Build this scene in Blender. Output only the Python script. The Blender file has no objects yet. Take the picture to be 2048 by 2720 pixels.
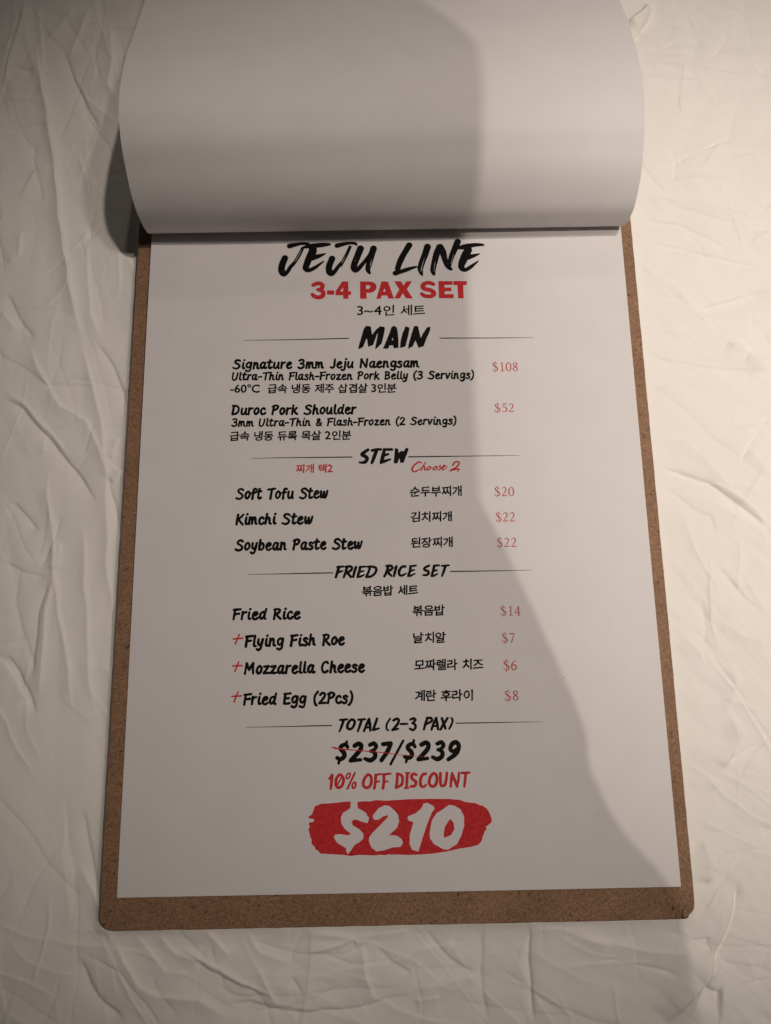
import bpy, math
import numpy as np
from mathutils import Vector

# ------------------------------------------------------------------ camera, world, lamps, exposure
scene = bpy.context.scene
COL = scene.collection
cam_d = bpy.data.cameras.new("camera")
cam_d.sensor_fit = 'HORIZONTAL'; cam_d.sensor_width = 36.0
cam_d.lens = 36.0 * 2000 / 2048
cam_d.clip_start = 0.01; cam_d.clip_end = 50
cam = bpy.data.objects.new("camera", cam_d); COL.objects.link(cam)
cam.location = (-0.00745, 0.07921, 0.30351)
cam.rotation_euler = (0.21288, -0.01069, -0.01597)
scene.camera = cam

world = bpy.data.worlds.new("World"); scene.world = world; world.use_nodes = True
bg = world.node_tree.nodes["Background"]
bg.inputs[0].default_value = (1.0, 0.97, 0.90, 1); bg.inputs[1].default_value = 0.022

def spot(name, loc, aim, power, radius, angle, color):
    d = bpy.data.lights.new(name, 'SPOT'); d.energy = power; d.shadow_soft_size = radius
    d.spot_size = math.radians(angle); d.spot_blend = 1.0; d.color = color
    o = bpy.data.objects.new(name, d); COL.objects.link(o); o.location = loc
    o.rotation_euler = (Vector(aim) - Vector(loc)).to_track_quat('-Z', 'Y').to_euler()
    return o
WARM = (1.0, 0.88, 0.775)
# four recessed ceiling downlights of the room
spot("downlight", (0.20, -0.10, 1.5), (0.36, 0.24, 0), 49, 0.0035, 33, (1.0, 0.885, 0.78))
spot("downlight", (0.55, 0.42, 1.5), (0.05, 0.185, 0), 37, 0.028, 24, WARM)
spot("downlight", (0.80, 0.30, 1.5), (0.045, 0.18, 0), 17, 0.05, 24, WARM)
spot("downlight", (0.30, 1.80, 1.5), (0.0, 0.20, 0), 8, 0.030, 34, WARM)

scene.view_settings.view_transform = 'Standard'
scene.view_settings.look = 'None'
scene.view_settings.exposure = 0.06
scene.view_settings.gamma = 1.0
scene.view_settings.use_curve_mapping = False

# ------------------------------------------------------------------ data measured in millimetres on the menu page
ART = {
 'title': 's-45.98 260.59 1.291 -47.28 256.73 1.343 -47.24 253.96 1.285 -46.3 252.72 1.005 -44.78 253.94 0.782 -43.27 256.54 0.672 -42.31 257.92 0.504;s-37.74 265.8 0.282 -38.84 262.85 0.253 -40.36 259.76 0.224 -42.29 256.68 0.196;s-38.44 265.8 0.113 -39.82 262.86 0.141 -41.34 259.77 0.168 -43 257.15 0.168;s-43.94 266.48 1.07 -41.27 267.17 0.789 -38.45 267.68 0.564 -35.92 267.44 0.62 -35.12 266.55 0.564;s-33.94 266.23 1.353 -33.64 264.04 1.689 -35.03 260.95 1.461 -36.14 257.86 1.346 -36.69 255.55 1.176 -35.28 254.61 0.839 -32.49 255.97 0.672 -28.85 258.87 0.168;s-37.74 265.8 0.451 -34.78 266.39 0.902 -30.84 266.83 1.015 -28.02 267.11 0.79 -26.1 267.25 0.452;s-33.63 260.62 1.123 -31.38 261.38 0.899 -29.7 261.98 0.562 -28.1 262.68 0.169;s-25.06 260.23 1.292 -26.33 256.53 1.289 -26.33 253.91 1.259 -25.26 252.82 1.007 -23.67 254.34 0.784 -22.12 256.64 0.673 -21.28 257.87 0.505;s-16.73 266.07 0.282 -18.16 262.34 0.253 -19.59 259.25 0.225 -21 256.48 0.168;s-17.3 266.39 0.113 -18.87 262.66 0.141 -20.57 259.26 0.169 -21.7 257.41 0.168;s-22.8 266.59 1.016 -20.11 267.29 0.791 -17.29 267.79 0.565 -14.89 267.62 0.565 -14.1 266.83 0.282;s-12.37 265.09 1.411 -13.66 261.67 1.351 -15.1 257.66 1.291 -15.4 255.34 1.233 -14.28 254.41 0.897 -12.02 256.85 0.786 -9.17 260.7 0.619 -7.44 264.11 0.564;s-6.58 265.04 1.355 -7.47 261.93 1.267 -8.64 257.59 1.18 -9.23 255.13 0.953 -8.75 253.58 0.616 -8.28 252.81 0.224;e-14.22 262.3 0.141 -14.87 258.89 0.197 -15.17 255.8 0.084;e-13.52 262.29 0.084 -14.25 258.58 0.14 -14.61 255.8 0.084;e-6.9 262.23 0.113 -7.94 257.59 0.281 -8.39 254.81 0.112;e-7.45 263.17 0.085 -8.34 259.14 0.169 -9.22 256.36 0.084;e-12.73 256.4 0.056 -11.16 258.55 0.112 -10.02 260.4 0.056;e-32.53 266.37 0.056 -30.27 266.66 0.113 -28.02 266.92 0.056;e-34.74 258.15 0.056 -35.15 256.61 0.14 -35.15 255.38 0.056;e-31.1 261.16 0.056 -29.7 261.76 0.112 -28.86 262.13 0.056;s9.41 266.61 1.245 7.35 263.03 1.185 5.3 259.01 1.182 3.95 255 1.067;s2.93 252.91 1.065 5.19 253.6 0.841 8.01 254.59 0.786 10.84 255.55 0.506 12.82 255.93 0.141;s17.54 265.75 1.358 16.36 262.01 1.298 14.84 257.98 1.238 14.06 254.9 1.067 14.43 252.89 0.673 14.83 251.96 0.28;s22.82 265.54 1.302 21.44 261.96 1.299 20.32 257.62 1.182 19.67 254.54 1.068 19.82 252.84 0.73 20.16 252 0.28;s23.25 265.69 1.302 24.3 263.18 1.356 25.04 259.75 1.128 26.06 256.64 1.013 27.27 255.02 0.731 28.01 254.45 0.281;s31.13 268.13 1.305 29.73 264.69 1.245 28.18 260.96 1.073 27.38 258.17 0.902 26.75 256.01 0.788;s35.65 264.01 1.585 34.42 261.53 1.695 33.18 258.74 1.551 32.3 256.27 1.267 32.75 254.87 1.069 34.14 254.3 0.787 36.74 255.91 0.676 39.94 258.52 0.141;s31.73 265.14 0.679 34.29 265.59 1.133 37.44 266.28 0.907 40.28 266.57 0.68 42.49 266.45 0.397;s35.5 260.43 1.129 37.51 261.03 0.791 39.22 261.54 0.452 40.6 262.09 0.141;e16.64 262.01 0.113 15.41 258.29 0.253 14.47 254.59 0.281 14.42 252.74 0.14;e17.15 262 0.056 16.13 258.59 0.113 15.2 255.51 0.084;e21.25 260.41 0.085 20.59 257.31 0.253 20.06 253.61 0.225;e22.01 262.27 0.085 21.35 259.16 0.141 20.77 256.69 0.084;e24.59 263.49 0.085 25.2 260.37 0.169 25.94 257.26 0.084;e25.28 262.86 0.057 25.74 259.74 0.113 26.09 257.57 0.056;e30.15 264.69 0.085 28.9 261.27 0.226 27.77 257.24 0.225;e30.54 263.75 0.057 29.59 260.95 0.141 28.81 258.78 0.085;e4.69 256.84 0.056 4.24 255.46 0.14;e6.04 254.05 0.056 8.86 254.95 0.112 11.41 255.54 0.056;e36.57 265.88 0.057 39.43 266.48 0.113 41.7 266.52 0.057;e36.06 260.26 0.056 37.79 260.93 0.113 39.51 261.54 0.057;e33.59 258.42 0.056 33.24 256.57 0.141 33.18 255.02 0.056',
 'subtitle': 's-33.31 247.41 0.81 -31.82 248.11 0.876 -30.29 248.14 0.876 -29.37 247.37 0.919 -29.37 246.34 0.919 -30.06 245.46 0.831 -31.37 245.23 0.656;s-31.16 245.23 0.743 -29.63 244.67 0.874 -28.9 243.46 0.917 -29.36 242.11 0.96 -30.93 241.51 0.872 -32.67 241.95 0.872 -33.72 242.87 0.742;p-27.22 244.76 -24.2 244.73 -24.21 242.82 -27.22 242.85;p-20.54 249.01 -18.02 248.98 -18 244.31 -16.77 244.22 -16.78 242.7 -17.96 242.64 -17.97 240.8 -20.13 240.83 -20.13 242.49 -23.51 242.53 -23.51 244.24;h-20.11 246.48 -20.12 244.21 -21.65 244.23;p-12.64 248.93 -8.14 248.88 -6.61 248.39 -5.75 247.3 -5.59 246.1 -6 244.9 -6.89 244.08 -8.2 243.66 -10.02 243.63 -10.05 240.77 -12.71 240.8;h-10.24 247.27 -8.71 247.26 -8.06 246.36 -8.73 245.34 -10.26 245.35;p-3.2 248.83 -0.46 248.81 1.97 240.88 -0.31 240.79 -0.83 242.29 -3.41 242.25 -3.76 240.75 -5.57 240.72;h-2.04 245.82 -1.37 243.97 -2.77 243.99;p2.46 248.92 5.33 248.89 6.55 246.67 7.74 248.87 9.99 248.89 7.77 245.1 10.24 240.83 7.5 240.81 6.02 243.32 4.59 240.84 2.31 240.86 4.61 245.13;s19.65 247.44 0.781 18.41 248.01 0.827 16.8 248.1 0.873 15.36 247.41 0.965 14.87 246.28 0.964 15.8 245.22 0.917 18.08 244.62 0.917 19.54 243.61 0.963 19.58 242.48 0.962 18.34 241.7 0.87 16.62 241.61 0.824 15.26 242.08 0.824 14.32 242.91 0.687;p21.99 248.85 28.14 248.79 28.08 247.15 24.47 247.07 24.42 245.74 27.48 245.7 27.42 244.15 24.44 244.06 24.39 242.56 28.33 242.52 28.27 240.7 21.97 240.76;p28.66 248.78 34.42 248.73 34.35 247.04 32.74 246.98 32.68 240.65 30.39 240.67 30.37 247.01 28.6 247.02',
 'main': 'p-10.31 227.77 -9.12 227.69 -8.25 227.33 -8.06 225.46 -7.76 223.47 -6.11 225.79 -4.14 227.52 -2.3 227.15 -2.21 226.1 -2.91 222.61 -3.72 219.37 -6.44 216.85 -6.09 219.16 -5.05 224.49 -5.59 224.03 -7.38 218.94 -9.44 218.04 -9.87 221.87 -10.37 221.76 -11.7 218.07 -13.71 216.89 -13.3 219.24 -11.97 223.87 -11.29 226.43;p0.84 227.12 1.93 227.74 3 226.98 3.39 224.87 3.64 220.68 3.53 217.55 1.53 217.34 1.44 218.73 -0.28 218.63 -0.84 217.14 -3 217.16 -1.43 220.96 -0.07 224.44;h1.19 222.68 1.57 220.93 0.73 220.94;p7.02 227.52 8.59 226.68 7.78 222.49 6.6 218.1 4.33 217.43 4.72 220.9 5.66 224.38;p10.71 227.59 12.33 227.46 12.71 225.23 13.38 221.73 14.63 224.28 16.44 226.95 17.74 227.05 17.48 225.42 15.86 221.7 14.47 218.12 12.41 217.45 11.09 221.06 9.73 218.06 7.76 216.93 8.25 219.47 9.54 224.1;e16.87 226.78 0.108 17.4 226.47 0.108;e-3.59 220.76 0.065 -4.26 218.91 0.108 -4.92 218.22 0.043',
 'stew': 's-10.08 171.61 0.598 -11.88 170.39 0.716 -12.58 169.53 0.716 -11.15 168.67 0.775 -10.48 167.73 0.745 -11.17 166.5 0.715 -12.37 166.05 0.536 -13.71 166.23 0.357;s-8.44 171.28 0.538 -6.34 171.72 0.538 -4.69 171.7 0.538;s-6.49 171.25 0.717 -7.42 168.78 0.716 -8.35 166.31 0.596 -8.8 165.54 0.238;s-3.2 171.52 0.598 -3.84 168.73 0.776 -4.63 165.95 0.596;s-3.35 171.68 0.538 -0.06 171.64 0.538;s-3.69 169.04 0.597 -1.59 169.63 0.418;s-4.63 165.95 0.536 -2.83 166.7 0.596 -0.73 167.39 0.298;p1.3 172.24 2.63 171.76 2.75 169.89 3.81 170.96 4.85 170.64 6.09 172.4 6.97 171.7 4.75 165.83 3.41 165.85 3.16 168.02 2.07 165.62 0.67 165.64',
 'choose': 's12.2 165.74 0.209 11.17 166.06 0.268 9.35 164.85 0.298 8.26 163.01 0.357 8.98 161.83 0.268 10.48 162.37 0.208 11.85 163.43 0.149;s13.85 165.87 0.209 12.91 164.18 0.208 11.97 162.5 0.238;s12.44 163.42 0.179 13.5 164.11 0.208 13.73 163.71 0.208 13.31 162.64 0.208 14.21 162.78 0.149;s15.59 164.09 0.209 14.67 163.39 0.238 14.65 162.62 0.238 15.55 162.76 0.238 16.02 163.68 0.238 15.59 164.09 0.209 16.61 163.36 0.119;s18.12 164.12 0.209 17.2 163.36 0.238 17.18 162.65 0.238 18.08 162.82 0.238 18.56 163.74 0.238 18.12 164.12 0.209 19.14 163.49 0.119;s20.22 164.55 0.179 19.75 163.94 0.238 20.33 163.32 0.238 19.56 162.55 0.238 18.82 162.72 0.149;s20.77 163.16 0.179 22.15 164.22 0.209 21.71 164.53 0.209 20.87 163.46 0.238 21.05 162.6 0.238 21.95 162.83 0.179 23.04 164.05 0.119;s25.29 164.49 0.268 26.23 165.71 0.298 27.58 166 0.299 28 165.22 0.298 26.9 163.69 0.298 24.47 162.34 0.268;s24.16 162.03 0.268 25.97 162.63 0.298 27.76 162.76 0.268 27.28 161.68 0.149',
 'fried': 's-22.37 122.28 0.499 -23 120.25 0.529 -23.69 118.01 0.373;s-23 122.13 0.436 -20.5 122.41 0.28;s-22.85 120.09 0.436 -20.98 120.53 0.28;s-19.1 122.23 0.467 -19.74 119.89 0.467 -20.52 117.96 0.373;s-19.57 122.24 0.436 -17.7 122.37 0.436 -17.14 121.42 0.436 -18.33 120.18 0.436 -19.11 119.88 0.404;s-19.11 119.88 0.467 -17.57 118.14 0.435;s-15.52 122.02 0.468 -16.16 119.99 0.467 -16.64 118.12 0.373;s-13.8 122 0.436 -14.29 119.97 0.467 -14.93 118.01 0.373;s-13.96 122.06 0.374 -11.46 122.28 0.281;s-14.29 120.12 0.374 -12.42 120.41 0.249;s-14.93 118.01 0.373 -13.68 118.24 0.342 -12.12 118.9 0.187;s-9.75 122.25 0.405 -10.4 120.07 0.405 -11.35 118.05 0.373;s-10.53 122.11 0.405 -8.35 122.08 0.437 -7.27 121.12 0.436 -7.76 119.56 0.436 -9.33 118.24 0.404 -11.35 117.95 0.373;s-2.26 122.3 0.468 -3.08 119.96 0.467 -4.04 118.1 0.404;s-3.04 122.31 0.437 -1.32 122.45 0.437 -0.71 121.49 0.406 -1.66 120.57 0.405 -2.92 120.11 0.405;s-2.77 119.96 0.467 -1.24 118.31 0.405;s0.86 122.1 0.468 0.35 120.07 0.468 -0.15 118.2 0.374;s4.61 122.05 0.406 3.2 121.91 0.437 2.07 120.36 0.468 2.04 118.79 0.436 3.12 118.37 0.374 4.7 119.16 0.249;s6.79 122.01 0.437 6.28 119.98 0.468 5.61 118.11 0.374;s6.48 122.08 0.375 8.99 122.36 0.281;s6.28 120.14 0.374 8.16 120.58 0.25;s5.61 118.11 0.374 6.86 118.31 0.343 8.44 119.1 0.187;s14.14 122.22 0.406 12.39 121.31 0.406 12.37 120.52 0.406 13.76 119.87 0.437 13.89 118.93 0.405 12.78 118.41 0.374 11.69 118.43 0.28;s16.32 122.03 0.437 15.79 120 0.468 15.11 117.97 0.374;s16.17 122.19 0.375 18.36 122.32 0.281;s15.79 120.06 0.374 17.36 120.35 0.25;s15.11 117.97 0.374 16.21 118.18 0.343 17.63 118.97 0.187;s19.45 122.08 0.313 22.27 122.26 0.313;s20.85 121.97 0.469 20.16 119.94 0.437 19.32 117.91 0.281',
 'total': 's-22.13 62.25 0.329 -19.44 62.41 0.329;s-20.79 62.08 0.448 -21.54 59.93 0.417 -22.44 57.88 0.238;s-17.65 62.32 0.418 -19 61.04 0.448 -19.31 59.32 0.447 -18.12 58.73 0.387 -16.92 59.86 0.418 -16.46 61.58 0.418 -17.65 62.32 0.418;s-15.11 62.19 0.329 -12.42 62.38 0.329;s-13.77 62.05 0.448 -14.53 59.82 0.418 -15.3 57.88 0.268;s-10.92 62.35 0.419 -12 60.06 0.418 -12.91 57.92 0.328;s-10.87 62.35 0.419 -10.5 60.04 0.448 -10.44 58.03 0.358;s-12 59.2 0.298 -10.51 59.32 0.298;s-7.78 62.44 0.419 -8.56 60.29 0.448 -9.33 58.29 0.388;s-9.33 58.29 0.388 -7.09 58.83 0.298;s-2.7 62.36 0.269 -3.93 60.5 0.299 -4.11 58.64 0.298 -3.37 58.05 0.209;s-1.36 61.76 0.419 -0.16 62.32 0.419 0.67 61.87 0.419 0.26 60.44 0.418 -1.73 58.22 0.388;s-1.88 58.17 0.358 0.37 58.56 0.328;s1.45 60.33 0.299 3.99 60.37 0.299;s5.22 61.94 0.359 6.43 62.35 0.389 7.16 61.76 0.389 5.94 60.57 0.299;s6.09 60.57 0.359 6.97 60.04 0.389 7.09 58.88 0.388 6.18 58.03 0.388 4.85 58.57 0.299;s11.82 62.41 0.419 11.01 60.11 0.419 10.36 58.11 0.328;s11.67 62.41 0.389 13.32 62.38 0.389 13.44 61.23 0.389 11.31 60.11 0.359;s15.27 62.35 0.419 14.15 60.06 0.419 13.35 58.06 0.358;s15.27 62.35 0.419 15.65 60.18 0.449 15.83 58.16 0.358;s14.28 59.34 0.299 15.63 59.37 0.299;s17.51 62.17 0.419 18.19 60.14 0.419 18.74 58.4 0.389;s19.76 62.28 0.36 18.19 60.14 0.419 16.78 58 0.358;s21.11 62.25 0.27 21.69 61.67 0.3 21.18 59.8 0.299 20.23 58.23 0.239',
 'sum': 's-19.28 52.1 0.645 -20.18 53.04 0.71 -21.7 52.45 0.775 -21.96 51.37 0.806 -20.74 50.11 0.838 -20.59 48.72 0.837 -21.88 47.67 0.772 -23.33 48.16 0.708;s-19.6 54.12 0.485 -19.86 52.57 0.452;s-22.36 47.37 0.514 -22.78 46.15 0.482;s-16.54 52.52 0.84 -15.08 53.27 0.84 -14.02 52.63 0.84 -14.45 50.93 0.839 -16.4 48.81 0.837 -18.18 47.15 0.708;s-18.18 47.05 0.707 -14.32 47.33 0.643;s-10.66 52.73 0.711 -9.1 53.26 0.776 -8.3 52.22 0.775 -8.97 51 0.645 -10.42 50.4 0.581;s-9.94 50.39 0.581 -8.72 49.66 0.774 -8.91 48.06 0.837 -10.62 47.08 0.837 -12.61 47.66 0.644;s-5.55 52.95 0.776 -2.63 53.21 0.776;s-2.63 53.06 0.841 -3.81 50.44 0.839 -6.28 47 0.773;s2.24 54.06 0.453 -2.77 45.5 0.45;s6.72 51.81 0.647 5.94 52.85 0.712 4.37 52.41 0.776 4.02 51.24 0.808 5.32 49.83 0.839 5.35 48.44 0.839 4.04 47.69 0.774 2.76 48.17 0.709;s6.36 54.15 0.486 6.09 52.44 0.453;s3.55 47.39 0.516 3.2 46.16 0.451;s9.33 52.54 0.841 10.96 53.23 0.842 11.95 52.5 0.842 11.54 50.8 0.84 9.71 48.82 0.839 7.9 47.16 0.709;s7.89 47.07 0.709 11.45 47.41 0.645;s15.39 52.75 0.712 16.96 53.25 0.778 17.77 52.25 0.777 17.05 51.02 0.647 15.58 50.49 0.582;s16.06 50.42 0.582 17.26 49.62 0.775 17.05 48.08 0.839 15.31 47.1 0.838 13.46 47.84 0.645;s23.02 50.61 0.647 21.38 49.86 0.711 20.44 50.65 0.776 21.05 52.44 0.842 22.47 53.19 0.843 23.51 52.52 0.842 23.62 51.06 0.841 22.48 48.92 0.84 19.5 46.87 0.71',
 'strike': 's-25.41 52.2 0.129 -24.12 51.84 0.355 -22.83 51.54 0.29 -17.35 50.98 0.194 -7.69 50.05 0.161 -1.25 49.23 0.129 2.29 48.8 0.097 10.98 47.88 0.065',
 'off': 's-26.39 40.59 0.346 -25.28 41.89 0.45;s-25.28 41.89 0.519 -25.52 39.26 0.518 -25.77 36.97 0.448;s-22.23 42 0.485 -23.62 40.54 0.519 -23.8 38.24 0.518 -22.77 37.24 0.449 -21.38 38.2 0.518 -20.92 40.49 0.519 -22.23 42 0.485;s-21.54 41.16 0.242 -23.28 38.24 0.242;s-19.11 42.44 0.277 -19.81 41.46 0.277 -19.54 40.54 0.277 -18.6 41.11 0.277 -18.35 42.26 0.277 -19.11 42.44 0.277;s-16.51 42.56 0.312 -19.42 36.86 0.345;s-16.89 39.11 0.311 -17.59 37.97 0.311 -17.25 36.98 0.311 -16.38 37.62 0.311 -16.2 38.77 0.311 -16.89 39.11 0.311;s-11.5 41.81 0.485 -13.07 40.03 0.519 -13.27 37.9 0.518 -11.9 37.05 0.483 -10.5 38.18 0.518 -10.3 40.8 0.519 -11.5 41.81 0.485;s-8.55 41.6 0.52 -8.76 38.97 0.519 -9.13 36.84 0.483;s-8.55 41.76 0.381 -6.3 41.95 0.312;s-8.76 39.13 0.346 -7.2 39.33 0.277;s-5.44 41.54 0.52 -5.48 38.91 0.519 -5.85 36.79 0.484;s-5.43 41.81 0.381 -2.89 42.09 0.347;s-5.65 39.08 0.346 -3.91 39.28 0.277;s-0.23 41.78 0.486 -0.45 39.15 0.485 -0.84 36.86 0.449;s-0.4 41.95 0.451 1.32 41.43 0.485 1.71 39.77 0.485 1.25 37.97 0.484 -0.84 36.86 0.415;s3.59 41.88 0.486 3.36 39.25 0.519 3.13 36.79 0.415;s2.9 42.22 0.243 4.46 42.2 0.243;s2.44 36.71 0.276 4 36.78 0.277;s7.05 41.49 0.451 5.84 41.84 0.486 5.13 40.87 0.52 5.62 39.87 0.52 6.81 38.86 0.519 6.26 37.39 0.519 4.87 37.35 0.45;s10.7 41.76 0.486 9.48 41.45 0.486 8.57 39.65 0.554 8.68 37.51 0.519 9.88 37.07 0.415 10.59 37.81 0.312;s13.66 41.87 0.486 12.22 40.25 0.52 11.98 37.95 0.519 13.34 37.11 0.484 14.59 38.23 0.52 14.84 40.86 0.521 13.66 41.87 0.486;s16.26 41.83 0.486 16.18 39.19 0.52 16.47 37.38 0.485 17.86 37.68 0.485 18.44 39.48 0.486 18.77 41.95 0.452;s20.78 41.75 0.486 20.34 39.12 0.485 20.09 36.99 0.415;s20.78 41.75 0.486 21.73 39.1 0.52 22.52 36.95 0.45;s23.39 41.87 0.417 23.13 39.4 0.451 22.52 37.11 0.416;s24.43 41.85 0.417 27.39 41.9 0.417;s25.99 41.66 0.487 25.61 39.03 0.486 25.29 36.9 0.416',
 'badge': 'p-31.87 30.69 -29.47 31.6 -24.65 31.8 -21.15 32.15 -17.55 32.3 -15.67 32.06 -12.38 32.29 -11.06 32.1 -8.42 32.55 -4.92 32.28 3.88 32.67 12.67 32.68 19.26 32.48 23.65 32.07 24.95 31.46 27.57 31 29.33 30.85 31.05 29.99 31.93 29.97 33.63 28.7 34.65 27.03 35.22 24.96 35.17 23.93 33.81 22.93 32.68 22.13 33.24 21.84 32.86 21.11 32.4 20.71 31.91 19.49 31.21 18.48 31.65 18.6 30.95 17.47 31.16 17.26 29.58 15.87 26.94 15.31 22.14 14.71 17.77 13.86 12.11 13.15 3.43 12.91 -4.35 13.25 -5.66 12.96 -6.95 13.22 -9.55 12.95 -15.17 13.25 -18.2 12.9 -20.79 13.35 -25.54 13.64 -29.65 13.92 -30.52 14.94 -31.38 15.36 -31.82 16.38 -32.91 17.21 -33.12 17.82 -32.91 18.63 -33.57 20.06 -33.79 21.08 -34.24 22.72 -33.59 23.53 -34.02 23.94 -34.03 24.97 -32.29 25.14 -32.08 26.16 -34.04 26.4 -34.26 27.02 -32.95 27.82 -32.52 28.84;h-18.07 33.55 -16.32 33.52 -15.67 32.06 -15.56 29.78 -13.72 28.92 -12.2 27.86 -11.99 27.04 -11.22 26.2 -11.81 24.36 -13.76 24.81 -15.94 25.67 -17.03 25.77 -17.91 24.88 -17.48 23.65 -15.09 22.38 -13.59 20.72 -13.38 19.09 -14.7 17.89 -16.88 16.72 -17.97 15.12 -19.28 13.61 -19.92 14.35 -20.13 15.76 -21.64 16.6 -23.37 17.64 -24.67 19.49 -24.24 20.5 -22.5 20.68 -19.46 20.21 -18.15 20.6 -18.8 21.22 -20.53 22.48 -21.83 24.54 -21.96 26.6 -21.16 28.23 -19.63 29.03 -18.31 29.83;h-9.81 27.2 -7.59 29.64 -5.38 30.63 -3.63 30.39 -1.47 28.7 -0.19 27.03 0.12 24.97 -0.71 22.53 -3.81 20.05 -0.77 19.75 0.95 18.42 1.44 17.19 0.46 15.79 -2.58 15.65 -5.63 14.69 -8.67 14.34 -10.39 15.59 -11.44 17.83 -11.43 19.05 -10.32 20.66 -7.68 23.06 -4.14 26.28 -4.12 27.1 -5.88 26.72 -7.65 25.52 -9.17 25.47 -9.82 26.18;h3.52 26.55 6.39 27.53 8.63 29.35 9.55 30.99 10.87 31.3 13.26 30.1 13.66 29.05 12.53 27.63 10.66 23.55 8.78 18.69 7.14 14.05 4.77 14.7 3.87 16.74 4.03 19.99 5.53 24.46 3.7 24.99 3.28 25.74;h19.19 30.4 21.38 29.95 23.53 28.67 24.75 26.18 24.71 22.89 23.63 19.64 21.77 16.42 18.22 14.46 16.49 14.69 13.07 16.58 11.61 18.63 11.54 20.67 12.44 24.75 14.27 27.39 17.4 29.19;p19.55 25.36 20.73 23.99 20.95 21.73 19.71 19.71 17.05 18.62 16.79 19.97 17.4 22.61 18.55 24.23',
 'div': 's-63.22 221.44 0.081 -45 221.59 0.179 -19.24 222.01 0.229 -18.42 222.01 0.098;s22.28 221.77 0.098 23.59 221.79 0.229 46.54 221.65 0.164 62.63 221.65 0.066;s-58.82 168.39 0.079 -44.37 168.53 0.173 -18.39 168.52 0.252 -17.29 168.51 0.095;s7.32 168.32 0.095 8.9 168.34 0.253 32.93 168.36 0.174 53.53 168.42 0.063;s-59.29 119.67 0.076 -43.79 119.75 0.183 -26.13 119.86 0.244 -25.37 119.87 0.091;s23.03 119.73 0.092 24.56 119.74 0.245 41.72 119.74 0.169 56.3 119.83 0.061;s-58.67 60.1 0.073 -43.08 60.12 0.16 -26.74 60.24 0.219 -25.86 60.26 0.088;s23.19 60.29 0.088 24.51 60.29 0.22 40.38 60.28 0.162 56.12 60.31 0.059',
}
PLUS = ['s-64.4 94 0.301 -60.76 94.28 0.339;s-62.11 95.72 0.301 -63.53 92.13 0.338', 's-64.42 83.52 0.299 -60.77 83.6 0.336;s-62.04 85.17 0.299 -63.43 81.45 0.336', 's-64.4 71.81 0.296 -60.78 72 0.333;s-62.01 73.58 0.297 -63.5 69.74 0.333']
HAND = [('dish_name', 'Signature 3mm Jeju Naengsam', -67.96, 208.23, 12.61, 208.37, 4.16), ('dish_description', 'Ultra-Thin Flash-Frozen Pork Belly (3 Servings)', -67.95, 203.08, 36.0, 202.92, 3.58), ('dish_name', 'Duroc Pork Shoulder', -67.82, 187.58, -14.54, 187.48, 4.23), ('dish_description', '3mm Ultra-Thin & Flash-Frozen (2 Servings)', -67.68, 182.4, 27.66, 182.35, 3.43), ('dish_name', 'Soft Tofu Stew', -65.13, 150.89, -26.6, 150.85, 4.54), ('dish_name', 'Kimchi Stew', -64.85, 140.27, -32.8, 140.14, 4.48), ('dish_name', 'Soybean Paste Stew', -64.97, 129.47, -12.56, 129.5, 4.41), ('dish_name', 'Fried Rice', -65.09, 101.57, -37.59, 101.45, 4.32), ('dish_name', 'Flying Fish Roe', -60.04, 90.86, -19.97, 90.97, 4.42), ('dish_name', 'Mozzarella Cheese', -60.05, 80.2, -12.1, 80.27, 4.43), ('dish_name', 'Fried Egg (2Pcs)', -60.07, 68.54, -16.86, 68.45, 4.28)]
PRICE = [('$108', 43.99, 206.26, 54.86, 206.19, 3.99), ('$52', 44.07, 187.75, 52.32, 187.7, 3.72), ('$20', 42.33, 150.95, 50.4, 150.91, 3.87), ('$22', 42.3, 140.2, 50.27, 140.16, 3.73), ('$22', 42.26, 129.55, 50.27, 129.5, 3.68), ('$14', 42.38, 101.67, 50.51, 101.61, 3.61), ('$7', 42.5, 90.91, 47.57, 90.9, 3.71), ('$6', 42.5, 80.15, 47.7, 80.12, 3.8), ('$8', 42.49, 68.51, 47.72, 68.48, 3.74)]
KOREAN = [('s', '3~4인 세트', -14.09, 232.62, 15.54, 232.63, 5.01), ('b', '-60°C  급속 냉동 제주 삽겹살 3인분', -68.27, 197.17, 2.26, 196.91, 4.26), ('b', '급속 냉동 듀록 목살 2인분', -68.01, 176.06, -17.18, 176.04, 4.23), ('r', '찌개 택2', -40.11, 161.92, -24.97, 161.92, 3.74), ('b', '순두부찌개', 7.21, 151.16, 28.65, 151.21, 4.42), ('b', '김치찌개', 7.38, 140.47, 24.18, 140.45, 4.33), ('b', '된장찌개', 7.13, 129.77, 24.15, 129.75, 4.26), ('b', '볶음밥 세트', -13.05, 110.16, 9.45, 110.43, 4.18), ('b', '볶음밥', 7.17, 102.03, 19.93, 102.04, 4.21), ('b', '날치알', 7.17, 91.21, 19.99, 91.26, 4.26), ('b', '모짜렐라 치즈', 7.26, 80.62, 34.42, 80.54, 4.3), ('b', '계란 후라이', 7.27, 68.8, 29.92, 68.71, 4.3)]
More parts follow.
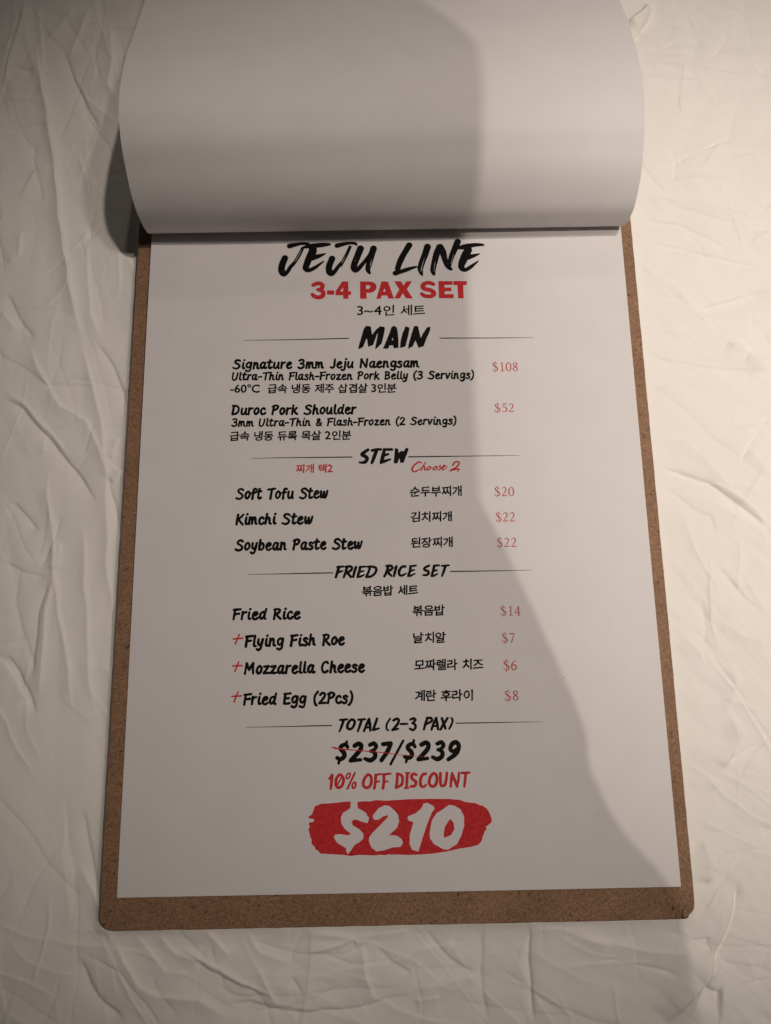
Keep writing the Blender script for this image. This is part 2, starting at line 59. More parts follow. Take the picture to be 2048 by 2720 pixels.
CREASES = [
 (2.2, 5, '-169.1 381.9 -163.2 355.2 -156.6 325.1 -152.1 298.5 -145.9 267.4 -139 237.3 -136.2 225.5'),
 (-1.2, 5, '-155.6 378.3 -148.3 359.3 -141.6 344.9 -134.3 332.4'),
 (1, 3.5, '-143.2 402.1 -150.4 378.3 -152.3 374'),
 (1, 4, '-151.3 401.3 -157.2 390.6 -164 382.8'),
 (-0.5, 2.5, '-155.9 325.5 -137.5 326.6'),
 (1.4, 5, '-182.8 355.3 -181.1 360.4 -180 373.3 -176.8 386.3 -174.6 404.1'),
 (1.2, 4, '-134.3 390.5 -131.7 373 -132.3 358.4 -127.4 349'),
 (0.9, 4, '-136.4 278.8 -135.5 255.9 -133 238.7 -126.8 225.4'),
 (0.6, 3, '-146 268.1 -139.6 275.7 -137.2 280.4'),
 (-1, 5, '-171.7 248.8 -163.7 235.4 -155.6 225.7'),
 (0.8, 4, '-172.2 239.9 -164.7 231'),
 (0.9, 5, '-167 280.6 -167.2 267.6 -172.3 263.8'),
 (0.8, 5, '-170.4 296.3 -163.3 312.2 -155.7 313.7'),
 (-0.5, 3, '-177.8 332.7 -169.5 335.1 -160.3 335.9'),
 (0.7, 4, '-168.6 404.1 -166.1 381.9 -162.9 360.3'),
 (-0.8, 5, '-181.9 362.1 -176.6 367.2 -167.7 365.4'),
 (0.6, 4, '-184.6 375 -176.9 388.1 -173.7 393.4'),
 (0.5, 3, '-180.9 350.2 -163.6 350.1'),
 (1, 5, '-158.9 224.1 -153.5 212.1 -142.6 194.8 -131.2 187.7 -124.6 175.5 -121.8 164.9'),
 (1.2, 4, '-136 225.5 -129.4 204.7 -124.5 184.6 -121.9 167.2 -120.1 148.7 -118.7 127.2 -114.5 103.5'),
 (-1.5, 5, '-168.5 199.7 -160.1 195 -148.1 181.8 -138.6 170.4 -133.2 164.4 -124.5 151'),
 (0.9, 5, '-167.3 202.1 -158.8 196.5 -146 182.6 -137.3 171.9'),
 (-0.9, 4, '-129.3 225.4 -121.9 213.3 -117.5 202.3 -113.6 190.6'),
 (0.8, 4, '-115.4 166.4 -119.4 161.2'),
 (0.8, 4, '-117.8 181.4 -120 170.9'),
 (-0.9, 4, '-160 152.9 -155.3 147.8 -148.3 139.7'),
 (1.3, 4.5, '-146.2 166.8 -146.1 156.4 -142.5 141.8 -139.9 121.2 -135.7 103.1 -130.8 82.8 -128.3 65.5'),
 (-0.8, 4, '-139.1 148.3 -141.2 138.2 -145.7 124'),
 (1.3, 6, '-139.9 121.2 -141.7 108.7 -141.8 93 -141.5 73.1'),
 (-1.2, 5, '-141.9 120.5 -144.9 106.7 -145.6 89.7 -145.1 79.7'),
 (-0.6, 4, '-162 127.8 -152.5 122.7 -143.3 120.5'),
 (-1.4, 5, '-157.1 89.9 -151.1 83.1 -145.6 73.1 -143 65.8'),
 (1, 4, '-158.2 86.6 -152.2 80.5 -147.4 71.2'),
 (1, 4, '-129.6 143.1 -127.3 120.3 -124.3 96.1 -122.5 79.3 -120.2 65.4'),
 (-1, 4, '-122.7 167.9 -117.4 151.6 -113.7 135.6'),
 (0.5, 3, '-148.9 181.8 -148.1 172.8'),
 (-0.5, 3, '-154.4 205.8 -139.7 204.5 -126.4 203.9'),
 (0.8, 5, '-138.9 135.3 -139.3 123.2'),
 (1.3, 5, '-81.7 -19.5 -71.7 -24.4 -60.3 -30.1 -52.7 -34.3 -45.2 -37.1'),
 (-1.2, 5, '-80.1 -21.5 -70.9 -27.2 -58.8 -32.8 -48.2 -36.4'),
 (1.2, 6, '-107.5 -14.8 -103.2 -23.8 -97.6 -31.4 -89.9 -35.6 -75 -37.2 -62.9 -43.4'),
 (-1.4, 6, '-120.6 -22.1 -115.4 -31.7 -109.8 -38.5 -102.1 -43.6'),
 (-1.2, 5, '-67.5 -38.7 -56.4 -38.3 -48.2 -41.1 -34 -42 -15.4 -41.1 4.5 -36.8'),
 (0.8, 4, '-72.9 -13.4 -66.6 -19.1 -63.5 -21.9'),
 (-0.6, 3, '-40.8 -29.8 -37.8 -34.6 -37 -36'),
 (1, 5, '-14.5 -20.1 -13.1 -30.4 -10.2 -38.5'),
 (0.9, 4, '-35.7 -14.1 -18.2 -17.2 -22.8 -19.9 -35.6 -22.4'),
 (0.8, 5, '-100.1 -13.6 -87.4 -26.9 -78.3 -29.1'),
 (1, 5, '-122.8 10.1 -116 -0 -109.2 -12 -107.2 -19.6'),
 (-0.7, 4, '-9.2 -20.2 -3.2 -25.8 4.7 -30.7'),
 (-0.8, 5, '-121.9 30.4 -117.4 8.5 -112.7 -4.3'),
 (0.7, 5, '-18.2 -17.2 -7.6 -16.1 5.1 -14.9'),
 (0.7, 4, '-91 -14.5 -83.1 -21.5 -74 -24.4'),
 (0.6, 4, '-57.7 -13.7 -53 -20.7 -41.6 -25'),
 (-1.5, 2.5, '48.6 -13.3 48.5 -29.6 48.7 -46.7'),
 (3.2, 9, '127.8 -0.2 124 -12.9 118.9 -22.3 111.1 -34.5 104.1 -40.7 97.1 -47.7'),
 (-2.6, 9, '130.4 0.5 125.9 -13.6 121.3 -22.4 115.5 -31'),
 (-0.8, 4, '30.8 -14.8 30.1 -29.3 31.8 -46.4'),
 (0.9, 5, '63 -14.6 77.1 -20.8 93 -23.3 113.8 -24.4'),
 (0.8, 5, '50.1 -15.1 62.9 -16.1 73.9 -20 80.2 -22.3'),
 (-0.7, 4, '74.3 -25.8 89.3 -28.3 104.2 -31.5'),
 (-2.6, 9, '111.8 -35.2 115.6 -37.4 119.5 -38.2'),
 (1.8, 7, '117.2 15.2 119.6 6.7 117.9 -1.6'),
 (0.8, 4, '124.1 10.5 120.8 2.9'),
 (0.9, 5, '4.6 -35.2 16.5 -32.6 27.6 -32.1 30.8 -32.2'),
 (-0.8, 4, '9.9 -15.1 18.3 -25.4 27.7 -31.4'),
 (0.7, 4, '4.5 -38.7 14 -37.5'),
 (1.6, 6, '134 61.2 136.7 54.6 132.5 47.3 128.2 39.4'),
 (0.7, 4, '114.2 42.8 123.7 37 126.7 33.8'),
 (-1, 6, '115.2 -18.6 116.1 -25.2'),
 (0.9, 4, '120.7 -27.4 116.2 -31.7 111.9 -34.5'),
 (0.5, 4, '129.7 -26.2 131.9 -34.9 129.6 -40.5'),
 (1, 3, '122.5 368.9 142.4 366.2 164.2 361.7 186.1 356.8'),
 (0.7, 3, '123.3 361.1 141.6 358.4 151.8 356.6 155.6 350.5 161.1 340.3'),
 (1, 4, '154.1 399.8 161.8 394.4 165.2 390.8 169.6 388.9 171.9 382.7'),
 (3.4, 8, '120.6 390.1 128.9 398.1 132.3 402.6'),
 (-3, 9, '122 380.3 129 390.9 135.3 402.6'),
 (0.7, 4, '173.5 377.4 176.8 366.8 181.7 358.1'),
 (-1, 5, '112.2 283.2 126.9 281.1 133.9 280.3 143.3 275.5 153.9 269.1 162.6 265.2'),
 (1, 5, '116.7 293.9 135 291.3 155.8 286.4 176.6 281.4'),
 (-1, 5, '117.4 270.3 132.7 267.8 153.1 262.2 173.6 257.4'),
 (0.8, 4, '113.8 261 125.4 250.3 130.6 247.2 137.9 236.6 143.9 229.2 144.7 223.3'),
 (-1.6, 7, '136.5 236.7 145 238.8 157.9 243.2 172.3 246.8'),
 (0.6, 4, '166.8 271.4 176.1 276.7'),
 (-0.6, 5, '135.9 376.7 145.4 381.1 157.2 379.2'),
 (0.5, 4, '161.9 314.5 173.6 316.1 176.9 307.1'),
 (0.5, 4, '128.8 301.8 143.3 303.3 161.1 301.5'),
 (-1.8, 6, '113.8 164.9 123 161.8 135.6 157.1 145 149.5 152.8 142.8 158.4 135.4'),
 (1, 4, '136.4 157.8 145.3 152.5 153.8 145 158.8 138.3'),
 (0.9, 5, '117.9 177 127.3 175.3 135.3 167.6 141.6 158.5 145.5 154.7 160.4 151.2'),
 (-0.8, 5, '113.7 155.9 120.7 152.8 127.9 145.4 134.8 142.3 136.5 132.1'),
 (0.8, 4, '118.4 144.7 123.1 141 126.7 127.2 132.4 114.4 135.6 105.2'),
 (0.6, 2.5, '145.3 133.5 144.2 121.3 141.7 109.3'),
 (0.9, 5, '132.8 98.3 138.7 95.5 143.8 91.3 152.6 89.1'),
 (1.8, 7, '150.2 221.5 157.3 217.4 162.7 211.7 167.5 208.4'),
 (-0.6, 4, '111.7 214.7 128.8 212.1 141.3 209.5 167.4 207.6'),
 (0.5, 4, '114.3 201.9 131.2 199.3'),
 (1, 5, '135.8 81.9 137.1 75.2 133.9 65.3 131.4 61.3'),
 (0.6, 4, '117.6 93.1 122.5 86.9 126 80.7'),
 (0.7, 5, '154.9 171.9 158.5 165.8 161.5 160.5'),
 (0.5, 3, '145.4 116.3 150 107.8 154.1 100.8'),
 (-0.6, 5, '126.3 109.5 127.6 95.6 125.8 85.4'),]

# ------------------------------------------------------------------ helpers
def tag(o, label=None, cat=None, group=None, kind=None):
    if label: o['label'] = label
    if cat: o['category'] = cat
    if group: o['group'] = group
    if kind: o['kind'] = kind
    return o

def link(name, me, mat=None, parent=None, smooth=False):
    o = bpy.data.objects.new(name, me); COL.objects.link(o)
    if mat is not None: me.materials.append(mat)
    if parent is not None: o.parent = parent
    if smooth: me.polygons.foreach_set("use_smooth", [True] * len(me.polygons))
    return o

def empty(name, loc=(0, 0, 0)):
    o = bpy.data.objects.new(name, None); COL.objects.link(o); o.location = loc
    o.empty_display_size = 0.02
    return o

def mesh(name, verts, faces):
    me = bpy.data.meshes.new(name)
    me.from_pydata([tuple(v) for v in verts], [], [tuple(f) for f in faces]); me.update()
    return me

def grid_mesh(name, X, Y, Z):
    ny, nx = X.shape
    idx = np.arange(ny * nx).reshape(ny, nx)
    q = np.stack([idx[:-1, :-1], idx[:-1, 1:], idx[1:, 1:], idx[1:, :-1]], -1).reshape(-1, 4)
    me = bpy.data.meshes.new(name)
    me.vertices.add(nx * ny)
    me.vertices.foreach_set("co", (np.stack([X, Y, Z], -1).reshape(-1) / 1000.0).astype(np.float32))
    me.loops.add(len(q) * 4); me.loops.foreach_set("vertex_index", q.reshape(-1).astype(np.int32))
    me.polygons.add(len(q))
    me.polygons.foreach_set("loop_start", (np.arange(len(q)) * 4).astype(np.int32))
    me.polygons.foreach_set("loop_total", np.full(len(q), 4, np.int32))
    me.update(calc_edges=True); me.validate()
    return me

PERM = np.random.RandomState(7).permutation(1024)
ANG = np.random.RandomState(8).rand(1024) * 2 * np.pi
def gnoise(x, y, seed=0):
    xi = np.floor(x).astype(int); yi = np.floor(y).astype(int); xf = x - xi; yf = y - yi
    u = xf * xf * xf * (xf * (xf * 6 - 15) + 10); v = yf * yf * yf * (yf * (yf * 6 - 15) + 10)
    def g(ix, iy, dx, dy):
        a = ANG[PERM[(PERM[(ix + seed * 37) & 1023] + iy) & 1023]]
        return np.cos(a) * dx + np.sin(a) * dy
    n00 = g(xi, yi, xf, yf); n10 = g(xi + 1, yi, xf - 1, yf)
    n01 = g(xi, yi + 1, xf, yf - 1); n11 = g(xi + 1, yi + 1, xf - 1, yf - 1)
    return ((n00 * (1 - u) + n10 * u) * (1 - v) + (n01 * (1 - u) + n11 * u) * v) * 1.41

# ------------------------------------------------------------------ materials
def material(name, color, rough=0.6, spec=0.3):
    m = bpy.data.materials.new(name); m.use_nodes = True
    b = m.node_tree.nodes["Principled BSDF"]
    b.inputs["Base Color"].default_value = (*color, 1); b.inputs["Roughness"].default_value = rough
    b.inputs["Specular IOR Level"].default_value = spec
    return m, m.node_tree, b

def ramp(nt, stops):
    r = nt.nodes.new("ShaderNodeValToRGB"); e = r.color_ramp.elements
    e[0].position, e[0].color = stops[0][0], (*stops[0][1], 1)
    e[1].position, e[1].color = stops[-1][0], (*stops[-1][1], 1)
    for pos, c in stops[1:-1]:
        k = e.new(pos); k.color = (*c, 1)
    return r

def noise_node(nt, scale, detail=4, vec=None, rough=0.6):
    n = nt.nodes.new("ShaderNodeTexNoise"); n.inputs["Scale"].default_value = scale
    n.inputs["Detail"].default_value = detail; n.inputs["Roughness"].default_value = rough
    if vec is not None: nt.links.new(vec, n.inputs["Vector"])
    return n

def coords(nt, scale=(1, 1, 1), rot=(0, 0, 0)):
    t = nt.nodes.new("ShaderNodeTexCoord"); m = nt.nodes.new("ShaderNodeMapping")
    m.inputs["Scale"].default_value = scale; m.inputs["Rotation"].default_value = rot
    nt.links.new(t.outputs["Object"], m.inputs["Vector"])
    return m.outputs["Vector"]

# paper: office stock, faintly cloudy, very slight satin
M_PAPER, nt, b = material("white_paper", (0.80, 0.775, 0.765), 0.55, 0.25)
n = noise_node(nt, 60, 5, coords(nt)); r = ramp(nt, [(0.3, (0.665, 0.638, 0.645)), (0.7, (0.695, 0.666, 0.671))])
nt.links.new(n.outputs["Fac"], r.inputs[0]); nt.links.new(r.outputs[0], b.inputs["Base Color"])
n2 = noise_node(nt, 2500, 3, coords(nt)); bp = nt.nodes.new("ShaderNodeBump"); bp.inputs["Strength"].default_value = 0.06
bp.inputs["Distance"].default_value = 0.0001
nt.links.new(n2.outputs["Fac"], bp.inputs["Height"]); nt.links.new(bp.outputs[0], b.inputs["Normal"])

# cotton sheet
M_SHEET, nt, b = material("white_cotton", (0.86, 0.83, 0.77), 0.85, 0.15)
b.inputs["Sheen Weight"].default_value = 0.08
n = noise_node(nt, 9, 4, coords(nt)); r = ramp(nt, [(0.3, (0.825, 0.79, 0.75)), (0.7, (0.845, 0.815, 0.78))])
nt.links.new(n.outputs["Fac"], r.inputs[0]); nt.links.new(r.outputs[0], b.inputs["Base Color"])
w1 = noise_node(nt, 1.0, 2, coords(nt, (2600, 500, 1))); w2 = noise_node(nt, 1.0, 2, coords(nt, (500, 2600, 1)))
ad = nt.nodes.new("ShaderNodeMath"); nt.links.new(w1.outputs["Fac"], ad.inputs[0]); nt.links.new(w2.outputs["Fac"], ad.inputs[1])
bp = nt.nodes.new("ShaderNodeBump"); bp.inputs["Strength"].default_value = 0.16; bp.inputs["Distance"].default_value = 0.0002
nt.links.new(ad.outputs[0], bp.inputs["Height"]); nt.links.new(bp.outputs[0], b.inputs["Normal"])

# hardboard with curled fibres and dark specks
M_BOARD, nt, b = material("brown_hardboard", (0.30, 0.175, 0.10), 0.62, 0.3)
big = noise_node(nt, 45, 4, coords(nt))
warp = noise_node(nt, 350, 3, coords(nt))
mixv = nt.nodes.new("ShaderNodeVectorMath"); mixv.operation = 'MULTIPLY_ADD'
nt.links.new(warp.outputs["Color"], mixv.inputs[0]); mixv.inputs[1].default_value = (0.0035, 0.0035, 0.0)
nt.links.new(coords(nt), mixv.inputs[2])
fib = noise_node(nt, 1250, 5, mixv.outputs[0], 0.7)
r1 = ramp(nt, [(0.28, (0.085, 0.044, 0.024)), (0.42, (0.22, 0.122, 0.068)), (0.58, (0.32, 0.188, 0.110)), (0.76, (0.46, 0.30, 0.19))])
nt.links.new(fib.outputs["Fac"], r1.inputs[0])
r2 = ramp(nt, [(0.3, (0.80, 0.78, 0.76)), (0.7, (1.06, 1.05, 1.04))])
nt.links.new(big.outputs["Fac"], r2.inputs[0])
mx = nt.nodes.new("ShaderNodeMix"); mx.data_type = 'RGBA'; mx.blend_type = 'MULTIPLY'; mx.inputs["Factor"].default_value = 1
nt.links.new(r1.outputs[0], mx.inputs["A"]); nt.links.new(r2.outputs[0], mx.inputs["B"])
vo = nt.nodes.new("ShaderNodeTexVoronoi"); vo.inputs["Scale"].default_value = 330; nt.links.new(mixv.outputs[0], vo.inputs["Vector"])
r3 = ramp(nt, [(0.10, (0.22, 0.2, 0.18)), (0.2, (1, 1, 1))]); nt.links.new(vo.outputs["Distance"], r3.inputs[0])
mx2 = nt.nodes.new("ShaderNodeMix"); mx2.data_type = 'RGBA'; mx2.blend_type = 'MULTIPLY'; mx2.inputs["Factor"].default_value = 0.7
nt.links.new(mx.outputs["Result"], mx2.inputs["A"]); nt.links.new(r3.outputs[0], mx2.inputs["B"])
nt.links.new(mx2.outputs["Result"], b.inputs["Base Color"])
bp = nt.nodes.new("ShaderNodeBump"); bp.inputs["Strength"].default_value = 0.5; bp.inputs["Distance"].default_value = 0.0004
nt.links.new(fib.outputs["Fac"], bp.inputs["Height"]); nt.links.new(bp.outputs[0], b.inputs["Normal"])

def ink(name, c1, c2, rough=0.5):
    m, nt, b = material(name, c1, rough, 0.06)
    n = noise_node(nt, 700, 4, coords(nt)); r = ramp(nt, [(0.35, c1), (0.7, c2)])
    nt.links.new(n.outputs["Fac"], r.inputs[0]); nt.links.new(r.outputs[0], b.inputs["Base Color"])
    return m
M_BLACK = ink("black_ink", (0.004, 0.0035, 0.0035), (0.009, 0.008, 0.008))
M_GREYINK = ink("dark_grey_ink", (0.03, 0.027, 0.025), (0.05, 0.045, 0.042))
M_RED = ink("red_ink", (0.50, 0.022, 0.030), (0.60, 0.045, 0.050))
M_PRICE = ink("pale_red_ink", (0.46, 0.075, 0.075), (0.54, 0.12, 0.115))
M_METAL, nt, b = material("clip_steel", (0.62, 0.61, 0.59), 0.3, 0.5); b.inputs["Metallic"].default_value = 1
n = noise_node(nt, 300, 3, coords(nt, (1, 20, 1))); r = ramp(nt, [(0.3, (0.25,) * 3), (0.7, (0.4,) * 3)])
nt.links.new(n.outputs["Fac"], r.inputs[0]); nt.links.new(r.outputs[0], b.inputs["Roughness"])
M_CLOTH, nt, b = material("dark_knit", (0.05, 0.05, 0.06), 0.9, 0.1)
n = noise_node(nt, 400, 3, coords(nt)); r = ramp(nt, [(0.3, (0.04, 0.04, 0.05)), (0.7, (0.07, 0.07, 0.08))])
nt.links.new(n.outputs["Fac"], r.inputs[0]); nt.links.new(r.outputs[0], b.inputs["Base Color"])

# ------------------------------------------------------------------ bed sheet
BX0, BX1, BY0, BY1 = -111.3, 110.0, -11.5, 312.0       # clipboard outline, mm
def axis(a, b, step, lo, hi):
    core = list(np.arange(a, b, step))
    left, s, v = [], step, a
    while v > lo: s *= 1.16; v -= s; left.append(v)
    right, s, v = [], step, core[-1]
    while v < hi: s *= 1.16; v += s; right.append(v)
    return np.array(left[::-1] + core + right)

def sheet():
    xs = axis(-205, 205, 0.45, -1300, 1300); ys = axis(-62, 420, 0.45, -1300, 1500)
    X, Y = np.meshgrid(xs, ys)
    wx = X + 9 * gnoise(X / 60, Y / 60, 1) + 3 * gnoise(X / 20, Y / 20, 2)
    wy = Y + 9 * gnoise(X / 60 + 9, Y / 60, 3) + 3 * gnoise(X / 20, Y / 20 + 5, 4)
    Z = -6.4 + 1.6 * gnoise(X / 75, Y / 130, 5) + 0.7 * gnoise(wx / 34, wy / 70, 6)
    # drapery: sharp valleys and soft rises, running with the pull of the cloth
    lx = X + 5 * gnoise(X / 45, Y / 45, 51); ly = Y + 5 * gnoise(X / 45, Y / 45, 52)
    def drape(ang, sc, ln, seed):
        a = math.radians(ang); u = -lx * math.sin(a) + ly * math.cos(a); v = lx * math.cos(a) + ly * math.sin(a)
        n1 = gnoise(u / sc, v / ln, seed)
        return np.abs(n1) - 0.35 * np.clip(0.12 - np.abs(n1 - 0.3), 0, 1)
    wl = np.clip((-60 - X) / 60, 0, 1) * np.clip((Y + 45) / 50, 0, 1); wr = np.clip((X - 60) / 60, 0, 1); wb = np.clip(1 - wl - wr, 0, 1)
    Z += 0.45 * wl * (1.5 * drape(-79, 20, 95, 61) + 0.8 * drape(-55, 19, 70, 62) + 0.32 * drape(-88, 8, 40, 63) + 0.15 * drape(15, 9, 45, 64))
    Z += 0.45 * wb * (1.5 * drape(-24, 18, 80, 65) + 0.7 * drape(50, 18, 60, 66) + 0.36 * drape(-30, 8, 38, 67))
    Z += 1.1 * wr * (1.2 * drape(-32, 24, 90, 68) + 0.8 * drape(60, 20, 60, 69) + 0.5 * drape(-15, 10, 46, 70) + 0.3 * drape(-50, 6, 30, 71)) - 1.0
    rd = np.abs(gnoise(wx / 11, wy / 15, 21)); msk = np.clip(gnoise(X / 45, Y / 45, 23) + 0.05, 0, 1)
    Z += 0.12 * np.exp(-rd / 0.10) * msk
    # small creases between the long folds; they follow the pull of the cloth on each side
    rs = np.random.RandomState(12); small = []
    def scatter(n, x0, x1, y0, y1, ang, spread):
        for _ in range(n):
            x, y = rs.uniform(x0, x1), rs.uniform(y0, y1); L = rs.uniform(14, 70)
            a = math.radians(ang + rs.normal() * spread); bend = rs.uniform(-.22, .22); P = []
            for t in np.linspace(0, 1, 4):
                P += [x, y]; x += L / 3 * math.cos(a); y += L / 3 * math.sin(a); a += bend + rs.normal() * .12
            small.append((rs.choice([-1, 1]) * rs.uniform(.10, .42), rs.uniform(1.0, 4.2), ' '.join('%.1f' % q for q in P)))
    scatter(120, -205, -105, -60, 420, -80, 24); scatter(25, -205, -105, 60, 420, 25, 22)
    scatter(110, -170, 160, -65, -8, -25, 30); scatter(25, -170, 160, -65, -8, 75, 22)
    scatter(110, 105, 205, -60, 420, -25, 26); scatter(40, 105, 205, -60, 420, 65, 25)
    small[-150:] = [(h_ * 1.5, w_, t_) for h_, w_, t_ in small[-150:]]
    scatter(160, -500, 500, -400, 800, -30, 60)
    # the long folds seen in the photo
    for hgt, wid, txt in list(CREASES) + small:
        P = np.array([float(t) for t in txt.split()]).reshape(-1, 2)
        L = np.concatenate([[0], np.cumsum(np.hypot(*np.diff(P, axis=0).T))])
        D = np.full(X.shape, 1e9); S = np.zeros(X.shape); SIDE = np.zeros(X.shape)
        m = 5 * wid
        ix = np.where((xs > P[:, 0].min() - m) & (xs < P[:, 0].max() + m))[0]
        iy = np.where((ys > P[:, 1].min() - m) & (ys < P[:, 1].max() + m))[0]
        if len(ix) == 0 or len(iy) == 0: continue
        sl = np.s_[iy[0]:iy[-1] + 1, ix[0]:ix[-1] + 1]
        x = X[sl] + 0.8 * gnoise(X[sl] / 14, Y[sl] / 14, 31); y = Y[sl] + 0.8 * gnoise(X[sl] / 14, Y[sl] / 14, 33)
        d = np.full(x.shape, 1e9); s = np.zeros(x.shape); sd = np.zeros(x.shape)
        for i in range(len(P) - 1):
            ax, ay = P[i]; dx, dy = P[i + 1] - P[i]; l2 = dx * dx + dy * dy
            t = np.clip(((x - ax) * dx + (y - ay) * dy) / l2, 0, 1)
            ex = x - ax - t * dx; ey = y - ay - t * dy; dd = np.hypot(ex, ey)
            c = dd < d
            d = np.where(c, dd, d); s = np.where(c, L[i] + t * math.sqrt(l2), s); sd = np.where(c, np.sign(dx * ey - dy * ex), sd)
        fade = np.clip(np.minimum(s, L[-1] - s) / (0.22 * L[-1]) + 0.12, 0, 1)
        fade = fade * fade * (3 - 2 * fade)
        w = wid * np.where(sd > 0, 0.13, 0.75)
        Z[sl] += CREASE_GAIN * hgt * fade * (0.9 * np.exp(-d / w) + 0.22 * np.exp(-(d / (0.75 * wid)) ** 2))
    # the sheet lies under the board and under the tail of the flipped page
    dx = np.maximum(np.maximum(BX0 - X, X - BX1), 0); dy = np.maximum(np.maximum(BY0 - Y, Y - BY1), 0)
    out = np.hypot(dx, dy)
    lim = -4.1 + 0.55 * out
    inside = (X > BX0 + 4) & (X < BX1 - 4) & (Y > BY0 + 4) & (Y < BY1 - 4)
    Z = np.minimum(Z, lim); Z = np.where(inside, -4.6, Z)
    near = np.exp(-(out / 3.0) ** 2) * (out > 0)
    Z = np.where(out > 0, Z * (1 - 0.6 * near) + (-4.4) * 0.6 * near, Z)
    tail = (np.abs(X) < 112) & (Y > 400)
    Z = np.where(tail, np.minimum(Z, -5.2), Z)
    o = link("bed_sheet", grid_mesh("bed_sheet", X, Y, Z), M_SHEET, None, True)
    return tag(o, "creased white cotton sheet spread under the clipboard", "bed sheet", kind="structure")
CREASE_GAIN = 1.0
sheet()

# ------------------------------------------------------------------ clipboard
clipboard = tag(empty("clipboard", (0, 0.15, -0.0036)), "brown hardboard clipboard with a chipped lower right corner lying on the sheet", "clipboard")
def local(o, parent):
    o.parent = parent; o.matrix_parent_inverse = parent.matrix_world.inverted()
bpy.context.view_layer.update()

def board():
    P = []
    def arc(cx, cy, r, a0, a1, n=7):
        for i in range(n): 
            a = math.radians(a0 + (a1 - a0) * i / (n - 1)); P.append((cx + r * math.cos(a), cy + r * math.sin(a)))
    arc(BX0 + 5.5, BY0 + 5.5, 5.5, 180, 270)
    rs = np.random.RandomState(3)
    for x in np.linspace(-98, 96, 60): P.append((x, BY0 + rs.uniform(-0.10, 0.10)))
    P += [(106.2, -11.4), (107.0, -11.0), (107.5, -10.1), (109.2, -8.4), (109.7, -7.4), (109.9, -5.5)]   # broken corner
    for y in np.linspace(0, 300, 90): P.append((BX1 + 0.15 * y / 300 + rs.uniform(-0.08, 0.08), y))
    arc(BX1 - 6, BY1 - 6, 6, 0, 90)
    arc(BX0 + 6, BY1 - 6, 6, 90, 180)
    for y in np.linspace(300, 0, 90): P.append((BX0 - 0.4 * y / 300 + rs.uniform(-0.08, 0.08), y))
    P = np.array(P); n = len(P)
    nxt = np.roll(P, -1, 0) - np.roll(P, 1, 0); nrm = np.stack([-nxt[:, 1], nxt[:, 0]], 1); nrm /= np.linalg.norm(nrm, axis=1)[:, None]
    rings = [(0.35, -3.6), (0.0, -3.3), (0.0, -1.0), (0.3, -0.65)]
    V = [];
    for ins, z in rings:
        Q = P + nrm * ins
        V += [(x / 1000, y / 1000, z / 1000) for x, y in Q]
    F = []
    for k in range(3):
        for i in range(n): F.append((k * n + i, k * n + (i + 1) % n, (k + 1) * n + (i + 1) % n, (k + 1) * n + i))
    F.append(tuple(range(3 * n, 4 * n))); F.append(tuple(range(n - 1, -1, -1)))
    o = link("board", mesh("board", V, F), M_BOARD); local(o, clipboard)
    # the crack across the broken corner: a ragged sliver of torn, dark fibre
    line = [(105.2, -11.2), (104.9, -10.3), (104.8, -9.2), (105.5, -8.0), (106.4, -7.0), (106.9, -6.2)]
    wd = [0.32, 0.28, 0.24, 0.20, 0.14, 0.04]
    V, F = [], []
    for (x, y), w in zip(line, wd):
        V += [((x - w) / 1000, y / 1000, -0.00064), ((x + w * 0.5) / 1000, y / 1000, -0.00064), (x / 1000, y / 1000, -0.00050)]
    for i in range(len(line) - 1):
        a = 3 * i; F += [(a, a + 3, a + 5, a + 2), (a + 2, a + 5, a + 4, a + 1)]
    m, nt, b = material("torn_fibre", (0.03, 0.015, 0.008), 0.9, 0.1)
    n_ = noise_node(nt, 900, 3, coords(nt)); r = ramp(nt, [(0.3, (0.02, 0.01, 0.006)), (0.7, (0.06, 0.03, 0.018))])
    nt.links.new(n_.outputs["Fac"], r.inputs[0]); nt.links.new(r.outputs[0], b.inputs["Base Color"])
    o = link("crack", mesh("crack", V, F), m); local(o, clipboard)
    # spring clip inside the rolled page
    V, F = [], []
    prof = [(286, 2.0), (287, 4.0), (291, 6.5), (296, 8.0), (302, 7.0), (307, 3.0), (309, -0.6)]
    for y, z in prof:
        for x in (-55, 55): V.append((x / 1000, y / 1000, z / 1000))
    for i in range(len(prof) - 1): F.append((2 * i, 2 * i + 1, 2 * i + 3, 2 * i + 2))
    o = link("clip", mesh("clip", V, F), M_METAL, None, True); local(o, clipboard)
    md = o.modifiers.new("thickness", 'SOLIDIFY'); md.thickness = 0.0008
board()

# ------------------------------------------------------------------ menu page
def page_z(x, y):
    return 1.3 * np.exp(-(x + 105) / 22) * np.clip(y / 250, 0, 1) + 0.22 * np.sin(x / 46 + 0.8) * np.cos(y / 75 + 0.3) + 0.12 * np.sin(x / 90 - y / 60) - 0.05
X, Y = np.meshgrid(np.linspace(-105, 105, 72), np.linspace(0, 297, 100))
menu = link("menu_page", grid_mesh("menu_page", X, Y, page_z(X, Y)), M_PAPER, None, True)
md = menu.modifiers.new("thickness", 'SOLIDIFY'); md.thickness = 0.00012; md.offset = -1
menu.modifiers.new('crisp', 'EDGE_SPLIT').split_angle = 0.7
tag(menu, "printed white menu page clipped flat on the brown board", "menu page")

